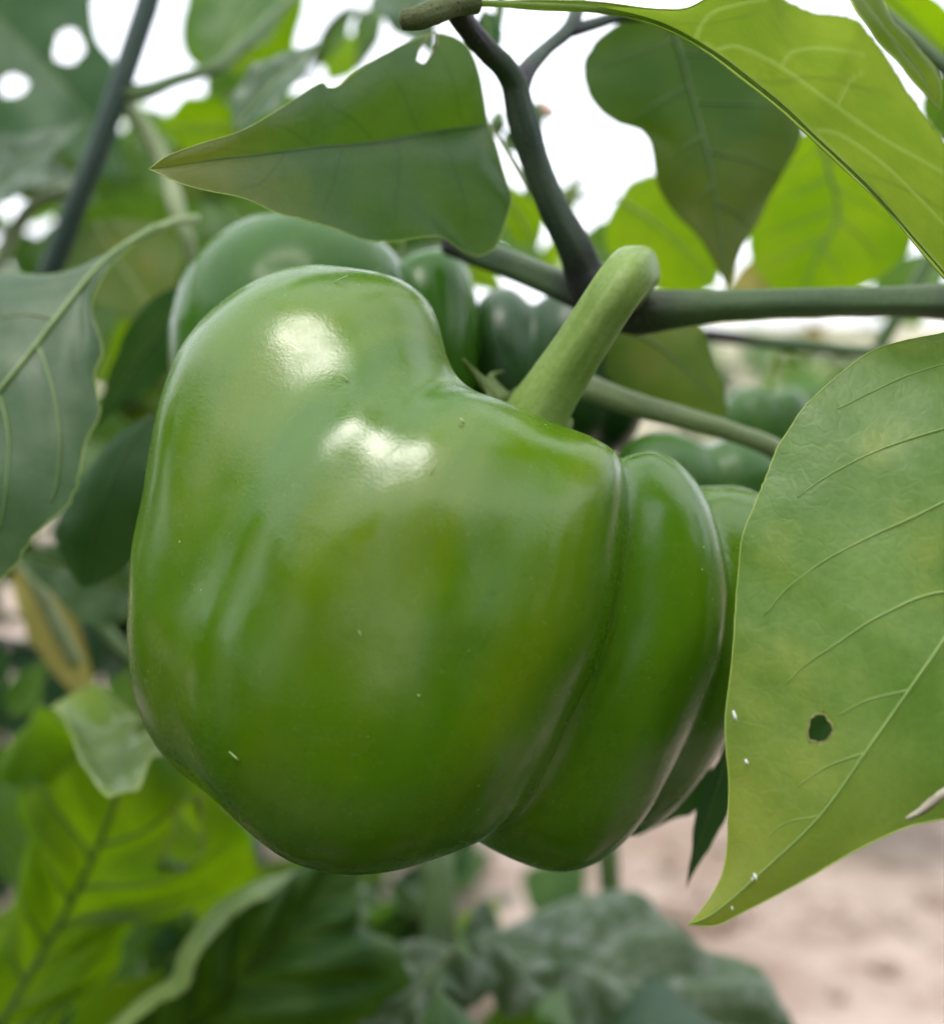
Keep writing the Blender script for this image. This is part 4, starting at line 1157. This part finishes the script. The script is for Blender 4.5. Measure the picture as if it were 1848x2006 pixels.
def far_plant(x, y, h, n, label, seed, spread=0.16, lsize=0.085, low=0.4):
    rs = random.Random(seed)
    base = np.array((x, y, ground_z(x, y) - 0.01))
    r = thing('pepper_plant', label, 'pepper plant', base, 'pepper plants')
    top = base + np.array((rs.uniform(-.03, .03), rs.uniform(-.03, .03), h * 0.9))
    P = spline([base, base * .6 + top * .4 + np.array((0.01, 0, 0)), top], 10)
    v, f, uv = tube_geo(P, [0.005, 0.002], 7)
    mesh_obj('stem', v, f, M['stem'], r, uv)
    twigs = []
    for b in range(6 if low > 0.2 else 12):
        p0 = P[4 + b % 6] if low > 0.2 else P[1 + b % 9]
        an = rs.uniform(0, 2 * math.pi)
        q = p0 + np.array((math.cos(an) * spread * .8, math.sin(an) * spread * .8, rs.uniform(.02, .10)))
        q[2] = min(q[2], base[2] + h)
        Q = spline([p0, (p0 + q) / 2 + np.array((0, 0, .01)), q], 6)
        v, f, uv = tube_geo(Q, [0.0026, 0.0013], 6)
        mesh_obj('branch', v, f, M['stem'], r, uv)
        twigs.append(Q)
    for i in range(n):
        Q = twigs[rs.randrange(len(twigs))] if rs.random() < .75 else P[3:]
        p = Q[rs.randrange(len(Q))]
        mk, me = TEMPL[rs.randrange(len(TEMPL))]
        if low < 0.2:  # the added unseen plants get dark leaves alone, for dark reflections
            mk, me = TEMPL[rs.choice([1, 6, 11, 16, 21])]
        elif mk in ('olive', 'bright') and rs.random() < .4:
            mk, me = TEMPL[rs.choice([0, 1, 5, 6])]
        o = bpy.data.objects.new('leaf', me)
        scn.collection.objects.link(o)
        o.parent = r
        o.location = Vector(tuple(p - base))
        s = lsize * rs.uniform(.6, 1.25)
        o.scale = (s, s, s)
        o.rotation_euler = (rs.uniform(-.9, .3), rs.uniform(-.5, .5), rs.uniform(0, 6.28))
    return r


far = [(0.30, 0.90, .34, 70, 'pepper plant blurred behind the thin horizontal twig'), (0.52, 1.25, .36, 60, 'pepper plant half hidden by the leaf with the hole'),
       (-0.30, 0.62, .50, 90, 'leafy pepper plant close behind the slanting dark branch'), (-0.16, 0.80, .50, 90, 'pepper plant between the slanting branch and the overhead leaf'), (-0.48, 0.95, .58, 90, 'taller pepper plant at the edge of the frame behind'),
       (-0.42, 0.75, .36, 60, 'low pepper plant with small leaves at the side behind the branch'), (-0.22, 0.95, .36, 60, 'leafy pepper plant behind the left plant'),
       (-0.62, 1.25, .40, 60, 'pepper plant at the edge of the row, far side'), (-0.02, 1.15, .37, 60, 'pepper plant hidden mostly behind the big pepper'),
       (0.16, 1.9, .36, 50, 'pepper plant seen small under the horizontal branch'), (0.62, 2.3, .34, 45, 'faint far pepper plant beside the front leaf'),
       (-0.35, 1.8, .42, 50, 'far pepper plant between the left leaves'), (-1.0, 2.0, .42, 50, 'outermost far pepper plant of the row'), (0.30, 3.0, .36, 40, 'farthest pepper plant in the pale field')]
for i, a in enumerate(far):
    far_plant(*a, seed=300 + i)
for i, (x, y) in enumerate([(0.55, 2.9), (0.95, 3.1), (1.35, 3.0), (0.15, 3.3), (1.75, 3.4), (0.75, 3.9), (1.2, 4.2)]):
    p_ = far_plant(x, y, .42, 45, 'far-off blurred pepper plant in the row along the horizon', seed=350 + i, spread=.22, lsize=.12)
    p_['group'] = 'far row of pepper plants'
# unseen plants added behind and beside the camera to darken the reflections
near = [(-0.62, -0.26, .80, 'tall pepper plant added behind the camera to darken reflections, first of its row'), (-0.26, -0.36, .85, 'tall pepper plant added behind the camera to darken reflections, second of its row'),
        (0.08, -0.37, .85, 'tall pepper plant added behind the camera to darken reflections, third of its row'), (0.42, -0.36, .85, 'tall pepper plant added behind the camera to darken reflections, fourth of its row'), (0.74, -0.26, .80, 'tall pepper plant added behind the camera to darken reflections, last of its row')]
near += [(-0.62, 0.10, .75, 'pepper plant added beyond the edge of the frame to block pale light, nearer one on the branch side'), (-0.75, 0.48, .75, 'pepper plant added beyond the edge of the frame to block pale light, farther one on the branch side'),
         (0.66, 0.12, .70, 'pepper plant added beyond the edge of the frame to block pale light, nearer one on the leaf side'), (0.80, 0.50, .60, 'pepper plant added beyond the edge of the frame to block pale light, farther one on the leaf side')]
for i, (x, y, h, lb) in enumerate(near):
    far_plant(x, y, h, 270, lb, seed=400 + i, spread=0.24, lsize=0.155, low=0.1)
# a yellow flower far off
fl = thing('yellow_flower', 'tiny yellow and orange flower far off below the horizontal branch', 'flower', (0.47, 1.55, 0.0))
P0 = W(1590, 652, 1.6)
v, f, uv = tube_geo(spline([np.array((P0[0], P0[1], 0.0)), np.array((P0[0] + .01, P0[1], P0[2] * .5)), P0], 8), 0.002, 6)
mesh_obj('stem', v, f, M['stem'], fl, uv)
for k in range(7):
    a0 = 2 * math.pi * k / 7
    dv = np.array((math.cos(a0), -0.3, math.sin(a0)))
    v, f, uv = tube_geo([P0, P0 + dv * .012, P0 + dv * .024], [.003, .006, .002], 6)
    mesh_obj('petal', v, f, M['yellow'], fl, uv)
